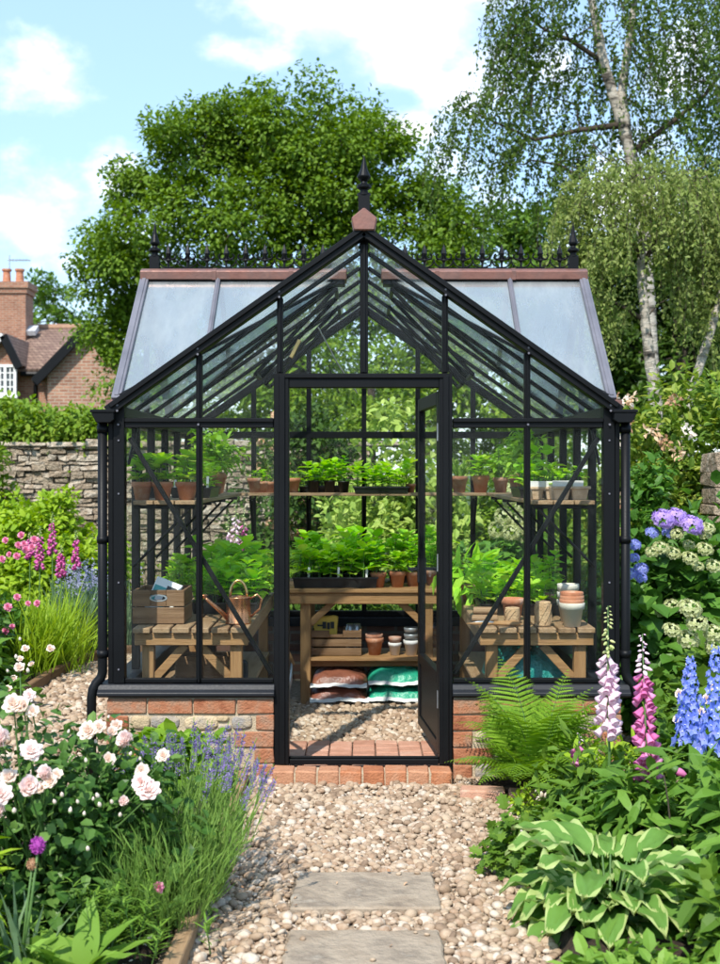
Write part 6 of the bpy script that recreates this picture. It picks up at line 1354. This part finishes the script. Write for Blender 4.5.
# delphiniums
def delphinium(label, x, y, z0, zt, zb, w, n, lean=0):
    t = thing('delphinium', label, 'delphinium', (x,y,z0), 0, 'blue delphiniums'); base = np.array((x,y,z0)); top = np.array((x+lean,y,zt)); b = base+(top-base)*((zb-z0)/(zt-z0)); part('stem', MB().tube([base,b,top],[.008,.006,.002],7), t, M['greenstem'], True)
    mb = MB(); s = np.linspace(0,1,n); a = np.arange(n)*2.39996; rad = w*(1-.80*s**1.3)*U(.45,1.25,n); o = np.stack([np.cos(a),np.sin(a),np.zeros(n)],1); c = b+(top-b)*(s+RNG.normal(0,.012,n))[:,None]+o*rad[:,None]; sc = .028*(1.1-.62*s)*U(.8,1.2,n)
    fr = frames(o+np.array((0,0,.15)), np.tile((0,0,1.),(n,1)))
    for k in range(5):
        an = k*2*PI/5; ax = fr[:,:,0]*math.cos(an)+fr[:,:,2]*math.sin(an)+fr[:,:,1]*.35; mb.scatter(T_rhomb(.85,.1), c, frames(ax, fr[:,:,1]), sc, 0)
    mb.scatter(T_rhomb(.7,.1), c+fr[:,:,1]*.003, frames(fr[:,:,1]*.6+rdir(n)*.6, rdir(n)), .010, 1); part('flower_spike', mb, t, [M['p_blue'], M['p_white']])
    lm = MB(); k = 14; aa = U(0,6.28,k); p = base+(b-base)*U(.15,.95,k)[:,None]+np.stack([np.cos(aa)*.06,np.sin(aa)*.06,np.zeros(k)],1)
    for i in range(k):
        for f in (-.9,-.45,0,.45,.9): bigax = np.array([[math.cos(aa[i]+f),math.sin(aa[i]+f),.15]]); lm.scatter(T_oval(.28,.06,.35,.6), p[i][None], frames(bigax, np.array([[0,0,1.]])), [U(.08,.13)])
    part('leaves', lm, t, M['l_foxleaf']); return t
x, y = PX(690,4.8), -1.2; delphinium('blue delphinium with a broad spike next to the pink foxglove', x, y, .05, PZ(658,4.8), PZ(745,4.8), .056, 78)
x, y = PX(716,4.6), -1.4; delphinium('blue delphinium cut by the frame edge', x, y, .05, PZ(648,4.6), PZ(752,4.6), .054, 78)
t, q = shrub('white_flowered_perennial', 'leafy perennial with small white flowers behind the delphiniums', (1.36,-.85,.04), (.26,.2,.50), 30, 30, .05, 'l_mid', OV, .09, 'perennial', stems=4)
pk = [PP(px,py,5.0) for px,py in [(678,695),(706,700),(676,720),(700,712),(712,688)]]; add_blooms(t, pk, [(U(-.3,.3),-.8,.5) for _ in pk], RM[1], 'bloom', U(.35,.6,len(pk)))
# hosta
t = thing('hosta', 'variegated hosta with cream edged leaves at the gravel edge', 'hosta', (.83,-2.05,.04)); HC = np.array((.84,-1.95,.03)); k = 0
for ring, (n, r, tl, ll, ww) in enumerate([(19,.08,.50,(.28,.34),(.14,.18)),(18,.07,.85,(.27,.33),(.15,.185)),(14,.04,1.2,(.24,.30),(.13,.165))]):
    for i in range(n):
        a = i*2*PI/n+ring*.4+U(-.15,.15); pl = (.025,.065,.115)[ring]*U(.8,1.2); b = HC+np.array((math.cos(a)*r, math.sin(a)*r, 0)); e = b+np.array((math.cos(a)*pl*.75, math.sin(a)*pl*.75, pl*(1.0+.35*ring)))
        lm = MB(); lm.tube([b,(b+e)/2+np.array((0,0,.01)),e], [.006,.005,.004], 5, 2, False); bigleaf(lm, e, a, tl*U(.38,.70)-.18, U(*ll)*.86, U(*ww), U(.45,.7), 0, .022, None, 1, .16)
        part('leaf', lm, t, [M['l_hosta'], M['l_hostaedge'], M['greenstem']], True)
for i in range(12):
    a = -PI/2+(i-5.5)*.27+U(-.1,.1); pl = U(.03,.12); b = HC+np.array((math.cos(a)*.05, math.sin(a)*.05, 0)); e = b+np.array((math.cos(a)*pl*.6, math.sin(a)*pl*.6, pl*1.3)); lm = MB(); lm.tube([b,(b+e)/2,e], [.006,.005,.004], 5, 2, False); bigleaf(lm, e, a, U(.35,.75), U(.20,.26), U(.13,.16), U(.45,.7), 0, .022, None, 1, .16); part('leaf', lm, t, [M['l_hosta'], M['l_hostaedge'], M['greenstem']], True)
# geranium
t, q = shrub('geranium', 'low mounded geranium with lobed leaves and tiny pink flowers on the gravel', (.70,-1.42,.03), (.24,.22,.20), 60, 16, .055, 'l_mid', LOB, .07, 'geranium', stems=4, up=1.1)
pk = [PP(px,py,4.55) for px,py in [(528,838),(522,832),(548,829),(540,843),(519,842),(553,836),(535,830)]]; add_blooms(t, pk, [(U(-.3,.3),-.6,.8) for _ in pk], BUD[0], 'flower', U(.6,.9,len(pk)))
# leafy perennials filling the bed
PERR = [('tall leafy perennial at the frame edge below the delphiniums', 1.32,-1.72,.28,.24,.48,44,20,.12,'l_foxleaf','OVN'),('leafy perennial clump under the rose pink foxglove', 1.02,-1.55,.26,.2,.42,40,20,.11,'l_foxleaf','OVN'),('leafy perennial clump under the pale foxglove', .92,-1.12,.22,.2,.36,34,20,.10,'l_mid','OVN'),('dark leafy perennial filling the bottom corner of the frame', 1.20,-2.38,.22,.25,.26,40,20,.085,'l_mid','OV'),('low leafy perennial in front of the hosta at the bottom edge', .82,-2.62,.26,.14,.12,34,20,.06,'l_herb','OV'),('leafy perennial hanging over the hosta from the frame edge', 1.42,-2.05,.20,.22,.36,30,20,.12,'l_foxleaf','OVN'),('green perennial behind the white flowers by the path', 1.55,-1.0,.3,.25,.50,40,24,.09,'l_foxleaf','OVN'),('small green perennial between fern and pale foxglove', 1.08,-.72,.2,.15,.34,28,20,.08,'l_lime','OVN')]
for lab,x,y,rx,ry,rz_,n,per,sz_,mt,tt in PERR: shrub('leafy_perennial', lab, (x,y,.04), (rx,ry,rz_), n, per, sz_, mt, {'OVN':OVN,'OV':OV}[tt], .09, 'perennial', stems=4, up=.9, droop=.35)
t = thing('pink_bud_stem', 'single pink bud stem leaning beside the rose pink foxglove', 'flower', (PX(668,4.5),-1.5,.05)); e = PP(676,770,4.5); part('stem', MB().tube([(PX(664,4.5),-1.5,.05),tuple(e)], [.004,.003], 6), t, M['greenstem']); o = link('bud', BUD_P if 'BUD_P' in globals() else bud_mesh('bud_pink', [M['p_hot'], M['greenstem']]), t, tuple(e-np.array(t.location))); place_face(o, (.8,-.2,-.4)); o.scale = (1.4,1.4,1.6)
t = thing('dry_flower_stalk', 'thin bare brown seed stem rising in front of the hosta', 'stem', (PX(676,4.2),-1.8,.05)); part('stalk', MB().tube([(PX(676,4.2),-1.8,.05),PP(674,860,4.2),PP(668,800,4.2),PP(664,775,4.2)], [.005,.004,.003,.002], 6), t, M['twig'], True)
SUN_E = 3.8; SKY_S = .14; EXPO = .74; SKY_TINT = (.92,1.0,1.04); CLOUD_C = (5.2,5.4,5.7); CLOUD_H = (8.5,8.6,8.7)
CLOUDS = [(50,85,120,1.8),(50,220,170,1.2),(150,240,130,1.2),(110,180,90,1.2),(330,5,150,2.2),(430,20,170,1.8),(500,70,130,1.4),(470,200,120,1.2),(240,55,90,3.),(400,130,70,2.),(650,200,160,1.2),(700,60,100,1.2)]
# ================================================================== sky, sun, camera
sc = bpy.context.scene
S = nrm(np.array((-.24,-.70,.88)))
sun = bpy.data.lights.new('sun', 'SUN'); sun.energy = SUN_E; sun.angle = math.radians(.8); sun.color = (1,.95,.87)
so = bpy.data.objects.new('sun', sun); C.objects.link(so); so.rotation_mode = 'QUATERNION'; so.rotation_quaternion = Vector(S).to_track_quat('Z','Y'); so.location = (-6,-8,14)
w = bpy.data.worlds.new('World'); sc.world = w; w.use_nodes = True; nt = w.node_tree; nt.nodes.clear()
class WN(NT):
    def __init__(s, t): s.t = t
t = WN(nt); out = t.n('ShaderNodeOutputWorld'); bg = t.n('ShaderNodeBackground', i_Strength=SKY_S)
sky = t.n('ShaderNodeTexSky', sky_type='NISHITA'); sky.sun_disc = False; sky.sun_elevation = math.asin(S[2]); sky.sun_rotation = math.atan2(S[0], S[1]); sky.air_density = 1.0; sky.dust_density = .6; sky.ozone_density = 1.6
tc = t.n('ShaderNodeTexCoord'); dirv = tc.outputs['Generated']
def blob(px, py, r, ys=1.0):
    d = nrm(np.array(((px-364)/FPX, 1, (472-py)/FPX))); df = t.n('ShaderNodeVectorMath', operation='SUBTRACT'); t.l(dirv, df.inputs[0]); df.inputs[1].default_value = d
    ml = t.n('ShaderNodeVectorMath', operation='MULTIPLY'); t.l(df.outputs[0], ml.inputs[0]); ml.inputs[1].default_value = (1,1,ys); ln = t.n('ShaderNodeVectorMath', operation='LENGTH'); t.l(ml.outputs[0], ln.inputs[0])
    mr = t.n('ShaderNodeMapRange', interpolation_type='SMOOTHSTEP'); mr.inputs['From Min'].default_value = r/FPX; mr.inputs['From Max'].default_value = 0; t.l(ln.outputs['Value'], mr.inputs['Value']); return mr.outputs[0]
acc = None
for px, py, r, ys in CLOUDS:
    b = blob(px, py, r, ys); acc = b if acc is None else t.math('MAXIMUM', acc, b)
st = t.n('ShaderNodeVectorMath', operation='MULTIPLY'); t.l(dirv, st.inputs[0]); st.inputs[1].default_value = (1,1,1.5)
nz = t.n('ShaderNodeTexNoise', i_Scale=7., i_Detail=10., i_Roughness=.6); t.l(st.outputs[0], nz.inputs['Vector']); n2 = t.n('ShaderNodeTexNoise', i_Scale=3.2, i_Detail=4., i_Roughness=.5); t.l(st.outputs[0], n2.inputs['Vector'])
cl = t.math('ADD', t.math('MULTIPLY', acc, .40), t.math('ADD', t.math('MULTIPLY', nz.outputs['Fac'], 1.3), t.math('MULTIPLY', n2.outputs['Fac'], .25)))
mr = t.n('ShaderNodeMapRange', interpolation_type='SMOOTHSTEP'); mr.inputs['From Min'].default_value = .92; mr.inputs['From Max'].default_value = 1.30; t.l(cl, mr.inputs['Value'])
sp = t.n('ShaderNodeSeparateXYZ'); t.l(dirv, sp.inputs[0]); hz_m = t.n('ShaderNodeMapRange', interpolation_type='SMOOTHSTEP'); hz_m.inputs['From Min'].default_value = .20; hz_m.inputs['From Max'].default_value = .02; t.l(sp.outputs[2], hz_m.inputs['Value'])
fac = t.math('MAXIMUM', t.math('MULTIPLY', mr.outputs[0], .95), t.math('MULTIPLY', hz_m.outputs[0], .45))
gm = t.n('ShaderNodeMix', data_type='RGBA', blend_type='MIX'); t.l(fac, gm.inputs['Factor']); 
sg_ = t.n('ShaderNodeMix', data_type='RGBA', blend_type='MULTIPLY'); sg_.inputs['Factor'].default_value = 1; t.l(sky.outputs[0], sg_.inputs['A']); sg_.inputs['B'].default_value = (*SKY_TINT,1)
pm_ = t.n('ShaderNodeMix', data_type='RGBA', blend_type='MIX'); pm_.inputs['Factor'].default_value = .45; t.l(sg_.outputs['Result'], pm_.inputs['A']); pm_.inputs['B'].default_value = (3.6,5.3,7.4,1); t.l(pm_.outputs['Result'], gm.inputs['A'])
cm_ = t.n('ShaderNodeMix', data_type='RGBA'); c3 = t.n('ShaderNodeTexNoise', i_Scale=14., i_Detail=6., i_Roughness=.55); t.l(st.outputs[0], c3.inputs['Vector']); c4 = t.n('ShaderNodeMapRange'); c4.inputs['From Min'].default_value = .38; c4.inputs['From Max'].default_value = .62; t.l(c3.outputs['Fac'], c4.inputs['Value']); t.l(c4.outputs[0], cm_.inputs['Factor']); cm_.inputs['A'].default_value = (*CLOUD_C,1); cm_.inputs['B'].default_value = (*CLOUD_H,1); t.l(cm_.outputs['Result'], gm.inputs['B']); t.l(gm.outputs['Result'], bg.inputs['Color']); t.l(bg.outputs[0], out.inputs[0])
cam = bpy.data.cameras.new('camera'); co = bpy.data.objects.new('camera', cam); C.objects.link(co); co.location = (0,-6,1.56); co.rotation_euler = (math.radians(90),0,0)
cam.sensor_width = 36; cam.lens = 36*FPX/964; cam.shift_x = -4/964; cam.shift_y = -10/964; cam.clip_start = .05; cam.clip_end = 2000
cam.dof.use_dof = True; cam.dof.focus_distance = 5.9; cam.dof.aperture_fstop = 4.0
sc.camera = co
vs = sc.view_settings; sc.display_settings.display_device = 'sRGB'; vs.view_transform = 'Standard'; vs.look = 'None'; vs.gamma = 1; vs.use_curve_mapping = False; vs.exposure = EXPO
cy = sc.cycles; cy.max_bounces = 10; cy.diffuse_bounces = 4; cy.glossy_bounces = 4; cy.transmission_bounces = 6; cy.transparent_max_bounces = 32; cy.use_denoising = True
cy.caustics_reflective = False; cy.caustics_refractive = False; cy.sample_clamp_indirect = 6
